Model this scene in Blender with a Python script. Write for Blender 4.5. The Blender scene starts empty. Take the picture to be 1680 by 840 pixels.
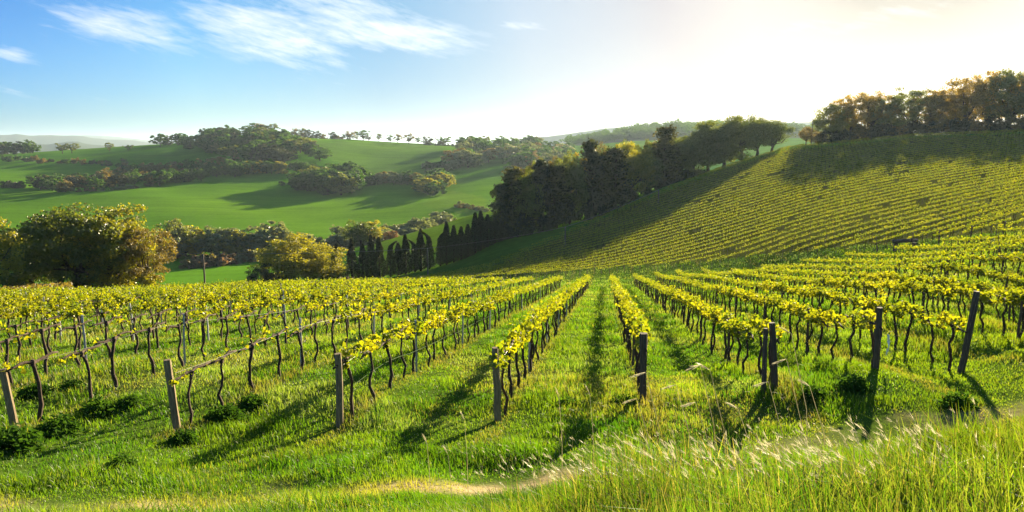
import bpy, math, random
import numpy as np
from mathutils import Vector, Matrix

rng = np.random.default_rng(7)
random.seed(7)
sc = bpy.context.scene
COL = sc.collection
R = math.radians

# ------------------------------------------------------------------ camera, sky, sun, exposure
FPX, CX, CY, PITCH = 1200.0, 840.0, 420.0, R(8.3)
cd = bpy.data.cameras.new('camera')
cam = bpy.data.objects.new('camera', cd)
COL.objects.link(cam)
cam.location = (0, 0, 0)
cam.rotation_euler = (R(90) - PITCH, 0, 0)
cd.sensor_width = 36.0
cd.lens = 36.0 * FPX / 1680.0
cd.clip_start = 0.1
cd.clip_end = 60000
sc.camera = cam

SUN_AZ, SUN_EL = R(28.0), R(12.4)          # azimuth from +Y towards +X
sl = bpy.data.lights.new('sun', 'SUN')
sl.energy = 4.9
sl.angle = R(0.5)
sl.color = (1.0, 0.83, 0.54)
sun = bpy.data.objects.new('sun', sl)
COL.objects.link(sun)
sd = Vector((math.sin(SUN_AZ) * math.cos(SUN_EL), math.cos(SUN_AZ) * math.cos(SUN_EL), math.sin(SUN_EL)))
sun.rotation_euler = sd.to_track_quat('Z', 'Y').to_euler()

sc.view_settings.view_transform = 'Standard'
sc.view_settings.look = 'None'
sc.view_settings.gamma = 1.0
sc.view_settings.exposure = 2.32
sc.view_settings.use_curve_mapping = False
sc.render.engine = 'CYCLES'
sc.cycles.max_bounces = 7
sc.cycles.diffuse_bounces = 3
sc.cycles.glossy_bounces = 2
sc.cycles.transmission_bounces = 4
sc.cycles.volume_bounces = 0
sc.cycles.use_denoising = True
sc.cycles.sample_clamp_indirect = 6.0


class NT:
    """small helper to write node trees"""
    def __init__(s, tree):
        s.t = tree
    def n(s, typ, **kw):
        nd = s.t.nodes.new(typ)
        ins = kw.pop('ins', {})
        for k, v in kw.items():
            setattr(nd, k, v)
        for k, v in ins.items():
            s.put(nd.inputs[k], v)
        return nd
    def put(s, sock, v):
        if isinstance(v, bpy.types.NodeSocket):
            s.t.links.new(v, sock)
        else:
            sock.default_value = v
    def m(s, op, a, b=None, c=None, clamp=False):
        nd = s.t.nodes.new('ShaderNodeMath')
        nd.operation = op
        nd.use_clamp = clamp
        for i, v in enumerate((a, b, c)):
            if v is not None:
                s.put(nd.inputs[i], v)
        return nd.outputs[0]
    def mix(s, f, a, b, blend='MIX'):
        nd = s.t.nodes.new('ShaderNodeMix')
        nd.data_type = 'RGBA'
        nd.blend_type = blend
        nd.clamp_factor = True
        s.put(nd.inputs[0], f)
        s.put(nd.inputs[6], a)
        s.put(nd.inputs[7], b)
        return nd.outputs[2]
    def ramp(s, f, stops):
        nd = s.t.nodes.new('ShaderNodeValToRGB')
        cr = nd.color_ramp
        while len(cr.elements) < len(stops):
            cr.elements.new(0.5)
        for e, (p, c) in zip(cr.elements, stops):
            e.position = p
            e.color = c if len(c) == 4 else (*c, 1)
        s.put(nd.inputs[0], f)
        return nd.outputs[0]


def pix(px, py):
    """pixel of the 1680x840 photograph -> (x/Y, z/Y) of its view ray"""
    dx = (px - CX) / FPX
    dy = (CY - py) / FPX
    c, s = math.cos(PITCH), math.sin(PITCH)
    Y = c + dy * s
    return dx / Y, (-s + dy * c) / Y


def proj(x, y, z):
    c, s = math.cos(PITCH), math.sin(PITCH)
    d = y * c - z * s
    up = y * s + z * c
    return CX + FPX * x / d, CY - FPX * up / d, d


# sky with thin cloud
world = bpy.data.worlds.new('World')
sc.world = world
world.use_nodes = True
wt = world.node_tree
for nd in list(wt.nodes):
    wt.nodes.remove(nd)
W = NT(wt)
sky = W.n('ShaderNodeTexSky', sky_type='NISHITA', sun_disc=False)
sky.sun_elevation = SUN_EL
sky.sun_rotation = SUN_AZ
sky.altitude = 200
sky.air_density = 1.0
sky.dust_density = 1.6
sky.ozone_density = 2.2
tc = W.n('ShaderNodeTexCoord')
sp = W.n('ShaderNodeSeparateXYZ', ins={0: tc.outputs['Generated']})
az = W.m('ARCTAN2', sp.outputs[0], sp.outputs[1])
el = W.m('ARCSINE', sp.outputs[2])


def wnoise(sx, sy, rot, scale, detail, rough, dist, off):
    a = W.m('ADD', W.m('MULTIPLY', az, math.cos(rot)), W.m('MULTIPLY', el, math.sin(rot)))
    b = W.m('SUBTRACT', W.m('MULTIPLY', el, math.cos(rot)), W.m('MULTIPLY', az, math.sin(rot)))
    cv = W.n('ShaderNodeCombineXYZ', ins={0: W.m('MULTIPLY', a, sx), 1: W.m('MULTIPLY', b, sy), 2: off})
    return W.n('ShaderNodeTexNoise', ins={'Vector': cv.outputs[0], 'Scale': scale, 'Detail': detail, 'Roughness': rough, 'Distortion': dist}).outputs[0]


def cloud_blob(px, py, wx, wy, rot):
    xr, zr = pix(px, py)
    a0 = math.atan(xr)
    e0 = math.atan(zr / math.sqrt(1 + xr * xr))
    da = W.m('SUBTRACT', az, a0)
    de = W.m('SUBTRACT', el, e0)
    a = W.m('ADD', W.m('MULTIPLY', da, math.cos(rot)), W.m('MULTIPLY', de, math.sin(rot)))
    b = W.m('SUBTRACT', W.m('MULTIPLY', de, math.cos(rot)), W.m('MULTIPLY', da, math.sin(rot)))
    a = W.m('MULTIPLY', a, FPX / wx)
    b = W.m('MULTIPLY', b, FPX / wy)
    q = W.m('ADD', W.m('MULTIPLY', a, a), W.m('MULTIPLY', b, b))
    return W.m('POWER', 2.718, W.m('MULTIPLY', q, -1.0))


n1 = wnoise(1.0, 3.2, R(-9), 9.0, 7.0, 0.62, 0.6, 3.1)
n2 = wnoise(1.0, 5.5, R(-14), 26.0, 5.0, 0.6, 0.3, 8.7)
fib = W.m('ADD', W.m('MULTIPLY', n1, 0.55), W.m('MULTIPLY', n2, 0.45))
fib = W.m('ADD', W.m('MULTIPLY', W.m('SUBTRACT', fib, .5), 2.3), .5)
mask = None
for (px, py, wx, wy, ro, amp) in [(625, 52, 150, 32, R(-3), 1.15), (440, 56, 125, 42, R(-12), 1.2), (555, 14, 150, 34, R(-10), 1.0),
                                  (200, 40, 130, 32, R(-6), 0.85), (10, 86, 40, 13, R(-12), 0.9), (25, 135, 60, 24, 0, 0.5), (858, 42, 46, 9, R(-4), 0.85),
                                  (175, 170, 60, 14, R(-10), 0.42), (935, 83, 26, 5, 0, 0.5), (740, 66, 45, 5, R(4), 0.6), (670, 81, 50, 5, R(3), 0.5),
                                  (505, 96, 40, 4, 0, 0.4), (1460, 25, 220, 22, R(6), 0.5), (240, 80, 50, 9, R(-24), 0.4), (60, 20, 130, 25, R(-10), 0.2)]:
    g = W.m('MULTIPLY', cloud_blob(px, py, wx, wy, ro), amp)
    mask = g if mask is None else W.m('MAXIMUM', mask, g)
cl = W.m('MULTIPLY', W.m('SUBTRACT', W.m('ADD', fib, W.m('MULTIPLY', mask, 0.75)), 0.80), 1.45, clamp=True)
cl = W.m('MULTIPLY', cl, W.m('MULTIPLY', mask, 1.6, clamp=True), clamp=True)
cl = W.m('MULTIPLY', cl, 0.92)
skyc = sky.outputs[0]
SKY_GAIN = 0.0555
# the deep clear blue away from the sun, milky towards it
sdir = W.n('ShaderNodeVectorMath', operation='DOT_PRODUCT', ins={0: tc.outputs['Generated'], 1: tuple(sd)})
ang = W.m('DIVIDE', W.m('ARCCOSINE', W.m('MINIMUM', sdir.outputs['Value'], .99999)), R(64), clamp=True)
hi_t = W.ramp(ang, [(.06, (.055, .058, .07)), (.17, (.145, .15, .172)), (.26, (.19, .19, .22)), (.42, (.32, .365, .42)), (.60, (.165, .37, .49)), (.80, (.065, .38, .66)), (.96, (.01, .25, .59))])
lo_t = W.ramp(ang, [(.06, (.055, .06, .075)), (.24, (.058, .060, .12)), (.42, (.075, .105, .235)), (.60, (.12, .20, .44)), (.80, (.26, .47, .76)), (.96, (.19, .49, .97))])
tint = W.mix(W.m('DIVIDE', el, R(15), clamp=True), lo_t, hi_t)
tint = W.mix(W.m('DIVIDE', W.m('SUBTRACT', el, R(13)), R(14), clamp=True), tint, (.62, .80, 1.0, 1))   # open sky overhead, left brighter out of view as added fill light
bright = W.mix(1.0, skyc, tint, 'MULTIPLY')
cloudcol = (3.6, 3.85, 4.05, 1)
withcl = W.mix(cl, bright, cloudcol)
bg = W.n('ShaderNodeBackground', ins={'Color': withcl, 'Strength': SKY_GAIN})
wo = W.n('ShaderNodeOutputWorld')
wt.links.new(bg.outputs[0], wo.inputs[0])

# ------------------------------------------------------------------ mesh helpers


def mesh_np(name, V, F, mats, fm=None, col=None, smooth=False, link=True, uv=None):
    """all-quad mesh from arrays"""
    V = np.asarray(V, np.float32).reshape(-1, 3)
    F = np.asarray(F, np.int32).reshape(-1, 4)
    me = bpy.data.meshes.new(name)
    me.vertices.add(len(V))
    me.vertices.foreach_set('co', V.ravel())
    me.loops.add(F.size)
    me.loops.foreach_set('vertex_index', F.ravel())
    me.polygons.add(len(F))
    me.polygons.foreach_set('loop_start', np.arange(0, F.size, 4, dtype=np.int32))
    me.polygons.foreach_set('loop_total', np.full(len(F), 4, np.int32))
    if fm is not None:
        me.polygons.foreach_set('material_index', np.asarray(fm, np.int32))
    me.polygons.foreach_set('use_smooth', np.full(len(F), smooth, bool))
    for m in (mats if isinstance(mats, (list, tuple)) else [mats]):
        me.materials.append(m)
    if col is not None:
        at = me.attributes.new('col', 'FLOAT_COLOR', 'POINT')
        c4 = np.ones((len(V), 4), np.float32)
        c4[:, :3] = col
        at.data.foreach_set('color', c4.ravel())
    me.update()
    me.validate()
    return me


def obj(name, me, parent=None, loc=None):
    o = bpy.data.objects.new(name, me)
    COL.objects.link(o)
    if parent is not None:
        o.parent = parent
    if loc is not None:
        o.location = loc
    return o


def tag(o, label=None, cat=None, group=None, kind=None):
    if label: o['label'] = label
    if cat: o['category'] = cat
    if group: o['group'] = group
    if kind: o['kind'] = kind
    return o


class MB:
    """collects quads"""
    def __init__(s):
        s.V, s.F, s.M, s.n = [], [], [], 0
    def add(s, V, F, m=0):
        V = np.asarray(V, float).reshape(-1, 3)
        F = np.asarray(F, int).reshape(-1, 4)
        s.V.append(V); s.F.append(F + s.n); s.M.append(np.full(len(F), m)); s.n += len(V)
    def tube(s, P, rad, sides=6, m=0, cap=True, rough=0.0):
        P = np.asarray(P, float)
        k = len(P)
        rad = np.broadcast_to(np.asarray(rad, float), (k,))
        T = np.gradient(P, axis=0)
        T /= np.linalg.norm(T, axis=1)[:, None] + 1e-9
        ref = np.array([0.31, 0.95, 0.05]) if abs(T[0][2]) > 0.7 else np.array([0, 0, 1.0])
        A = np.cross(T, ref); A /= np.linalg.norm(A, axis=1)[:, None] + 1e-9
        B = np.cross(T, A)
        an = np.linspace(0, 2 * np.pi, sides, endpoint=False)
        rr = rad[:, None] * (1 + rough * rng.uniform(-1, 1, (k, sides)))
        V = P[:, None, :] + rr[..., None] * (np.cos(an)[None, :, None] * A[:, None, :] + np.sin(an)[None, :, None] * B[:, None, :])
        V = V.reshape(-1, 3)
        F = []
        for i in range(k - 1):
            for j in range(sides):
                F.append((i * sides + j, i * sides + (j + 1) % sides, (i + 1) * sides + (j + 1) % sides, (i + 1) * sides + j))
        if cap:
            for base, end in ((0, 0), ((k - 1) * sides, k - 1)):
                V = np.vstack([V, P[end]])
                c = len(V) - 1
                for j in range(0, sides, 2):
                    F.append((base + j, base + (j + 1) % sides, base + (j + 2) % sides, c))
        s.add(V, F, m)
    def mesh(s, name, mats, smooth=False, col=None):
        return mesh_np(name, np.vstack(s.V), np.vstack(s.F), mats, np.concatenate(s.M), smooth=smooth, col=col)


def rand_unit(n):
    v = rng.normal(size=(n, 3))
    return v / (np.linalg.norm(v, axis=1)[:, None] + 1e-9)


def cards(C, size, nrm=None, aspect=0.7, bend=0.25):
    """diamond shaped leaf quads at C"""
    n = len(C)
    N = rand_unit(n) if nrm is None else nrm
    T = np.cross(N, rand_unit(n)); T /= np.linalg.norm(T, axis=1)[:, None] + 1e-9
    B = np.cross(N, T)
    s = np.broadcast_to(np.asarray(size, float), (n,))[:, None] * rng.uniform(0.7, 1.3, (n, 1))
    V = np.stack([C - T * s, C + B * s * aspect + N * s * bend, C + T * s, C - B * s * aspect + N * s * bend], 1).reshape(-1, 3)
    F = np.arange(4 * n).reshape(-1, 4)
    return V, F


def vine_leaves(C, size, up=0.35):
    """folded lobed leaves, two quads each"""
    n = len(C)
    N = rand_unit(n); N[:, 2] += up; N /= np.linalg.norm(N, axis=1)[:, None]
    T = np.cross(N, rand_unit(n)); T /= np.linalg.norm(T, axis=1)[:, None] + 1e-9
    B = np.cross(N, T)
    s = np.broadcast_to(np.asarray(size, float), (n,))[:, None] * rng.uniform(0.4, 1.3, (n, 1))
    fold = rng.uniform(0.05, 0.6, (n, 1))
    V = np.stack([C - T * s * 0.45, C + B * s * 0.62 - T * s * 0.3 + N * s * fold, C + B * s * 0.5 + T * s * 0.35 + N * s * fold * .8,
                  C + T * s * 0.75, C - B * s * 0.5 + T * s * 0.35 + N * s * fold * .8, C - B * s * 0.62 - T * s * 0.3 + N * s * fold], 1).reshape(-1, 3)
    i = np.arange(n)[:, None] * 6
    F = np.stack([np.hstack([i, i + 1, i + 2, i + 3]), np.hstack([i, i + 3, i + 4, i + 5])], 1).reshape(-1, 4)
    return V, F


def vnoise(x, y, seed=0):
    """smooth 2-D value noise, 0..1"""
    r = np.random.default_rng(seed)
    tab = r.random(65536).astype(np.float32)
    xi = np.floor(x).astype(np.int64); yi = np.floor(y).astype(np.int64)
    fx = x - xi; fy = y - yi
    fx = fx * fx * (3 - 2 * fx); fy = fy * fy * (3 - 2 * fy)
    h = lambda a, b: tab[(a * 73856093 ^ b * 19349663) & 65535]
    return (h(xi, yi) * (1 - fx) + h(xi + 1, yi) * fx) * (1 - fy) + (h(xi, yi + 1) * (1 - fx) + h(xi + 1, yi + 1) * fx) * fy


def fbm(x, y, seed=0, o=4):
    a, t, s = 0.5, 0, 0
    for k in range(o):
        s = s + a * vnoise(x * 2 ** k, y * 2 ** k, seed + k)
        t += a
        a *= 0.5
    return s / t


def inpoly(x, y, poly):
    x = np.asarray(x, float); y = np.asarray(y, float)
    c = np.zeros(x.shape, bool)
    for (x0, y0), (x1, y1) in zip(poly, poly[1:] + poly[:1]):
        cond = ((y0 > y) != (y1 > y)) & (x < (x1 - x0) * (y - y0) / (y1 - y0 + 1e-12) + x0)
        c ^= cond
    return c


# ------------------------------------------------------------------ terrain: thin plate surface through surveyed points
ALPHA = R(7.4)                              # heading of the near vine rows
CA, SA = math.cos(ALPHA), math.sin(ALPHA)
def uv_of(x, y): return x * CA - y * SA, x * SA + y * CA
def xy_of(u, v): return u * CA + v * SA, -u * SA + v * CA
HU = [-80, -50, -20, -10, -5, -2, 3, 5.9, 8.5, 11.1, 13.7, 16.3, 18.9, 21.5, 24.1, 28, 34, 45]
HV = [5.6, 4.65, 3.1, 2.85, 2.8, 2.72, 2.66, 2.35, 2.05, 1.8, 1.5, 1.06, .6, .05, -.6, -1.6, -3.2, -6.0]
VE_U = [-80, -50, -20, -5, 4, 10, 16, 25, 34]
VE_V = [45, 52, 66, 74, 84, 82, 76, 62, 55]
def znear(u, v): return -np.interp(u, HU, HV) - 0.153 * v
def v_end(u): return float(np.interp(u, VE_U, VE_V))

ctrl = []
for u in (-70, -50, -35, -22, -14, -9, -5, -1, 3, 6, 9, 12, 16, 20, 25, 30, 36):
    for v in (13, 17, 24, 34, 48, 62, 78):
        if v < v_end(u) + 3:
            x, y = xy_of(u, v)
            ctrl.append((x, y, float(znear(u, v))))
for x in (-6, -3, 0, 3, 6):
    ctrl += [(x, 1.0, -1.68 + 0.02 * x), (x, 0.2, -1.62 + .02 * x)]
for x, y, z in [(-4, 4.2, -2.4), (-1.5, 4.2, -2.35), (1, 4.2, -2.15), (3.5, 4.2, -2.0), (-5, 5.8, -3.2), (-2, 5.7, -3.1), (1, 5.5, -2.62), (3.3, 5.5, -2.42), (5.5, 6, -2.55)]:
    ctrl.append((x, y, z))
for x, y in [(-9, 7.5), (-6, 7.5), (-3, 7.5), (0, 7.5), (2.5, 7.8), (5, 8.4), (-8, 9), (-5, 9.2), (-2, 9.2), (1, 9.4), (4, 9.8), (7, 10), (9, 10), (6.5, 11.5)]:
    ctrl.append((x, y, float(znear(*uv_of(x, y)))))
for px, py, d in [(25, 700, 12.7), (160, 704, 12.7), (292, 710, 12.7), (430, 705, 12.7), (558, 700, 12.7), (690, 696, 12.7), (817, 690, 12.8), (940, 676, 13.2), (1055, 660, 13.6), (1160, 650, 13.9), (1270, 640, 14.1), (1355, 622, 14.8), (1437, 606, 15.2), (1575, 612, 16.2)]:
    a, b = pix(px, py)
    Y = d * (math.cos(PITCH) + (CY - py) / FPX * math.sin(PITCH))
    ctrl.append((a * Y, Y, b * Y))
PX = [  # px, py, Y of visible ground
    (1000, 446, 100), (830, 459, 108), (1150, 430, 92), (1300, 412, 82), (1500, 389, 72), (1680, 367, 62), (1850, 350, 52),
    (700, 466, 116), (560, 480, 120),
    (1680, 217, 200), (1500, 224, 215), (1350, 237, 230), (1850, 205, 190),
    (1680, 284, 112), (1500, 296, 124), (1350, 315, 130), (1850, 274, 98), (1680, 245, 150), (1500, 254, 164), (1350, 268, 175),
    (1200, 272, 222), (1290, 243, 234), (1200, 345, 135), (1000, 392, 136), (1000, 350, 180), (1085, 308, 198), (1100, 350, 150),
    (560, 464, 150), (640, 455, 155), (702, 442, 158), (760, 425, 162), (815, 398, 166), (880, 382, 170), (850, 425, 138),
    (350, 478, 190), (350, 440, 255), (420, 430, 275), (270, 450, 240), (150, 460, 230), (0, 455, 240), (480, 430, 260), (600, 405, 280), (620, 411, 205), (620, 401, 222), (700, 393, 205), (700, 379, 226), (780, 371, 216), (780, 353, 238), (830, 347, 232),
    (400, 408, 312), (200, 402, 312), (0, 400, 308), (600, 388, 325),
    (400, 388, 338), (200, 372, 375), (0, 365, 385), (600, 370, 375), (720, 352, 400), (790, 345, 410), (790, 318, 480), (720, 330, 455),
    (480, 335, 470), (300, 330, 475), (100, 335, 460), (0, 330, 465), (620, 322, 500), (700, 318, 510),
    (420, 287, 645), (250, 303, 585), (100, 315, 535), (0, 318, 530), (540, 290, 635), (640, 297, 600),
    (150, 300, 660), (0, 295, 660), (300, 285, 690),
    (150, 270, 790), (0, 280, 740), (250, 262, 830), (330, 263, 790), (300, 247, 920), (250, 243, 960), (100, 250, 950), (0, 254, 930), (180, 246, 960),
    (380, 262, 720), (380, 228, 900), (450, 218, 970), (430, 245, 800), (500, 224, 980), (530, 265, 700), (600, 233, 980), (600, 262, 750), (700, 238, 980), (680, 258, 790), (640, 278, 680),
    (780, 292, 600), (760, 262, 740), (820, 282, 640), (780, 243, 900), (880, 262, 780), (940, 262, 800), (860, 243, 930), (720, 275, 680),
]
for px, py, Y in PX:
    a, b = pix(px, py)
    ctrl.append((a * Y, Y, b * Y))
HID = [  # px, Y, z of hidden ground
    (100, 95, -19.0), (250, 100, -20.0), (400, 108, -20.6), (0, 92, -19.2), (-150, 90, -19), (200, 135, -29), (350, 140, -30), (0, 140, -29), (500, 180, -32), (700, 300, -36), (780, 320, -36),
    (830, 300, -33), (900, 260, -28), (1000, 300, -26), (1100, 300, -18), (1200, 300, -14), (1000, 450, -30), (1150, 450, -25),
    (1300, 310, -7), (1400, 290, -3), (1550, 275, 0), (1700, 260, 2), (1400, 420, -18), (1600, 420, -15), (1800, 400, -12),
    (1300, 800, 6), (1500, 800, 2), (1700, 800, 2), (1050, 780, -6), (1050, 1150, 16), (1140, 1150, 18), (960, 1100, 8), (1300, 1150, 18), (1600, 1200, 5), (1900, 1200, 5),
    (0, 1500, -28), (200, 1500, -28), (400, 1500, -12), (600, 1500, -14), (750, 1500, -16), (880, 1400, -12), (0, 2200, -40), (300, 2200, -40), (600, 2200, -40), (900, 2200, -35), (1200, 2200, -20), (1600, 2200, -20),
    (-300, 60, -15), (-300, 300, -42), (-300, 500, -33), (-300, 930, -6), (-300, 1500, -28), (-400, 20, -5.5), (-400, 30, -8), (2000, 20, 0.2), (2000, 40, 0.5), (2000, 300, -5), (2000, 800, 0),
]
for px, Y, z in HID:
    ctrl.append(((px - CX) / FPX * Y / math.cos(PITCH), Y, z))
for k in range(-3, 4):
    ctrl.append((math.sin(k * .3) * 6000, math.cos(k * .3) * 6000, -45))
    ctrl.append((math.sin(k * .3) * 15000, math.cos(k * .3) * 15000, -45))
ctrl = np.array(ctrl)
AK, AMAX = 2.2, R(62)


def lp(x, y):
    r = np.hypot(x, y)
    a = np.arctan2(x, y)
    return np.stack([np.clip(a, -AMAX, AMAX) * AK, np.log(np.maximum(r, .6) + 0.6)], -1)


Q = lp(ctrl[:, 0], ctrl[:, 1])
def kern(d2): return 0.5 * d2 * np.log(d2 + 1e-12)
n = len(Q)
# solve for a scaled height (z / (r+4)) so that near and far points weigh alike
RS = np.hypot(ctrl[:, 0], ctrl[:, 1]) + 4.0
K = kern(((Q[:, None] - Q[None]) ** 2).sum(-1)) + np.eye(n) * 2e-4
P = np.hstack([np.ones((n, 1)), Q])
A = np.block([[K, P], [P.T, np.zeros((3, 3))]])
wts = np.linalg.solve(A, np.concatenate([ctrl[:, 2] / RS, np.zeros(3)]))


def tps(x, y):
    q = lp(x, y)
    out = np.empty(len(q))
    for i in range(0, len(q), 20000):
        qq = q[i:i + 20000]
        out[i:i + 20000] = kern(((qq[:, None] - Q[None]) ** 2).sum(-1)) @ wts[:n] + wts[n] + qq @ wts[n + 1:]
    return out * (np.hypot(x, y) + 4.0)


NR, R0, R1 = 430, 0.35, 26000.0
rr = R0 * (R1 / R0) ** (np.arange(NR) / (NR - 1))
front = np.linspace(-AMAX, AMAX, 401)
rear = np.linspace(AMAX, 2 * np.pi - AMAX, 41)[1:-1]
aa = np.concatenate([front, rear])
NA = len(aa)


def ridges(a, r):
    z = np.zeros_like(r)
    px = CX + FPX * np.tan(np.clip(a, -1.2, 1.2)) * math.cos(PITCH)
    L = np.log(r)
    def bump(r0, wid, xs, ys, sd, na):
        h = np.interp(px, xs, ys)
        h = h * (1 + na * (fbm(px / 45.0, np.zeros_like(px) + sd, sd, 4) - .5) * 2)
        return h * np.exp(-((L - math.log(r0)) / wid) ** 2)
    z += bump(8500, .16, [-400, -50, 20, 60, 130, 210, 300, 700], [165, 185, 175, 195, 180, 140, 90, 0], 5, .18)
    z += bump(13000, .14, [-400, 0, 90, 150, 190, 260, 400, 700], [190, 220, 250, 270, 250, 180, 130, 0], 9, .12)
    z += bump(5200, .2, [-400, 0, 150, 210, 400, 700], [60, 70, 80, 60, 40, 0], 12, .25)
    z += bump(3400, .13, [700, 830, 880, 950, 1020, 1100, 1300, 1700], [0, 60, 105, 130, 145, 160, 150, 120], 15, .05)
    z += bump(1250, .12, [850, 940, 1000, 1060, 1120, 1200, 1300, 1400], [0, 2, 8, 14, 18, 14, 10, 3], 17, .05)
    return z


Rg, Ag = np.meshgrid(rr, front, indexing='ij')
Zf = tps((Rg * np.sin(Ag)).ravel(), (Rg * np.cos(Ag)).ravel()).reshape(NR, len(front))
Zf += ridges(Ag.ravel(), Rg.ravel()).reshape(Zf.shape)
xx, yy = Rg * np.sin(Ag), Rg * np.cos(Ag)
near = np.clip((Rg - 1.5) / 3, 0, 1) * np.clip(1.6 - Rg / 60, 0, 1)
Zf += near * ((fbm(xx * 1.1, yy * 1.1, 31, 3) - .5) * .10 + (fbm(xx * .35, yy * .35, 37, 2) - .5) * .1)
Zf += np.clip((Rg - 200) / 400, 0, 1) * np.clip(2 - Rg / 2000, 0, 1) * (fbm(xx / 150, yy / 150, 41, 3) - .5) * 9.0
t = (rear - AMAX) / (2 * np.pi - 2 * AMAX)
t = t * t * (3 - 2 * t)
Zr = Zf[:, -1:] * (1 - t) + Zf[:, :1] * t
Z = np.hstack([Zf, Zr])
da = front[1] - front[0]
lr0, dlr = math.log(R0), math.log(R1 / R0) / (NR - 1)


def gz(x, y):
    """height of the ground sheet"""
    x = np.atleast_1d(np.asarray(x, float)); y = np.atleast_1d(np.asarray(y, float))
    r = np.maximum(np.hypot(x, y), R0 * 1.001)
    a = np.clip(np.arctan2(x, y), -AMAX, AMAX - 1e-6)
    i = (np.log(r) - lr0) / dlr
    j = (a + AMAX) / da
    i0 = np.clip(i.astype(int), 0, NR - 2); j0 = np.clip(j.astype(int), 0, len(front) - 2)
    fi = (r - rr[i0]) / (rr[i0 + 1] - rr[i0]); fj = j - j0
    return (Zf[i0, j0] * (1 - fi) + Zf[i0 + 1, j0] * fi) * (1 - fj) + (Zf[i0, j0 + 1] * (1 - fi) + Zf[i0 + 1, j0 + 1] * fi) * fj


def g1(x, y): return float(gz(x, y)[0])


def at_px(px, Y):
    """ground point in the direction of column px at distance Y"""
    z = -5.0
    for _ in range(6):
        x = (px - CX) / FPX * (Y * math.cos(PITCH) - z * math.sin(PITCH))
        z = g1(x, Y)
    return x, Y, z


def hit(px, py, y0=1.5, y1=2500):
    """first ground point on the view ray of a pixel"""
    a, b = pix(px, py)
    Ys = np.geomspace(y0, y1, 900)
    d = gz(a * Ys, Ys) - b * Ys
    k = np.argmax(d > 0)
    if d[k] <= 0:                      # the ray clears the ground: take the skyline it passes closest to
        Y = Ys[np.argmax(gz(a * Ys, Ys) / Ys - b)]
        return a * Y, Y, g1(a * Y, Y)
    Y = Ys[k] if k == 0 else Ys[k - 1] + (Ys[k] - Ys[k - 1]) * (-d[k - 1]) / (d[k] - d[k - 1] + 1e-9)
    return a * Y, Y, g1(a * Y, Y)


# ------------------------------------------------------------------ materials
def new_mat(name):
    m = bpy.data.materials.new(name)
    m.use_nodes = True
    for nd in list(m.node_tree.nodes):
        m.node_tree.nodes.remove(nd)
    return m, NT(m.node_tree)


def out(T, sh, disp=None):
    o = T.n('ShaderNodeOutputMaterial')
    T.t.links.new(sh, o.inputs[0])


def leaf_mat(name, c0, c1, trans=0.45, tcol=None, gloss=0.06, nscale=0.6, attr=False, rnd=0.5):
    """thin leaf: diffuse + light coming through; colour differs leaf to leaf and plant to plant"""
    m, T = new_mat(name)
    geo = T.n('ShaderNodeNewGeometry')
    oi = T.n('ShaderNodeObjectInfo')
    tcn = T.n('ShaderNodeTexCoord')
    if attr:
        col = T.n('ShaderNodeAttribute', attribute_name='col').outputs['Color']
    else:
        nz = T.n('ShaderNodeTexNoise', ins={'Vector': tcn.outputs['Object'], 'Scale': nscale, 'Detail': 2.0}).outputs[0]
        f = T.m('ADD', T.m('MULTIPLY', geo.outputs['Random Per Island'], 0.45), T.m('MULTIPLY', T.m('SUBTRACT', nz, 0.5), 1.1))
        f = T.m('ADD', f, T.m('MULTIPLY', oi.outputs['Random'], rnd), clamp=True)
        col = T.mix(f, (*c0, 1), (*c1, 1))
    d = T.n('ShaderNodeBsdfDiffuse', ins={'Color': col})
    tcx = T.mix(1.0, col, (*(tcol or (1.5, 1.35, 0.6)), 1), 'MULTIPLY')
    tr = T.n('ShaderNodeBsdfTranslucent', ins={'Color': tcx})
    mx = T.n('ShaderNodeMixShader', ins={0: trans, 1: d.outputs[0], 2: tr.outputs[0]})
    gl = T.n('ShaderNodeBsdfGlossy', ins={'Roughness': 0.45, 'Color': (1, 1, 1, 1)})
    m2 = T.n('ShaderNodeMixShader', ins={0: gloss, 1: mx.outputs[0], 2: gl.outputs[0]})
    out(T, m2.outputs[0])
    return m


def solid_mat(name, c0, c1, scale=8.0, rough=0.9, stretch=(1, 1, 1), bump=0.4, lo=.3, hi=.7):
    m, T = new_mat(name)
    tcn = T.n('ShaderNodeTexCoord')
    mp = T.n('ShaderNodeMapping', ins={'Vector': tcn.outputs['Object'], 'Scale': stretch})
    nz = T.n('ShaderNodeTexNoise', ins={'Vector': mp.outputs[0], 'Scale': scale, 'Detail': 5.0, 'Roughness': .65}).outputs[0]
    col = T.ramp(nz, [(lo, c0), (hi, c1)])
    bp = T.n('ShaderNodeBump', ins={'Strength': bump, 'Distance': 0.02, 'Height': nz})
    b = T.n('ShaderNodeBsdfPrincipled', ins={'Base Color': col, 'Roughness': rough, 'Normal': bp.outputs[0]})
    b.inputs['Specular IOR Level'].default_value = 0.2
    out(T, b.outputs[0])
    return m


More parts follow.
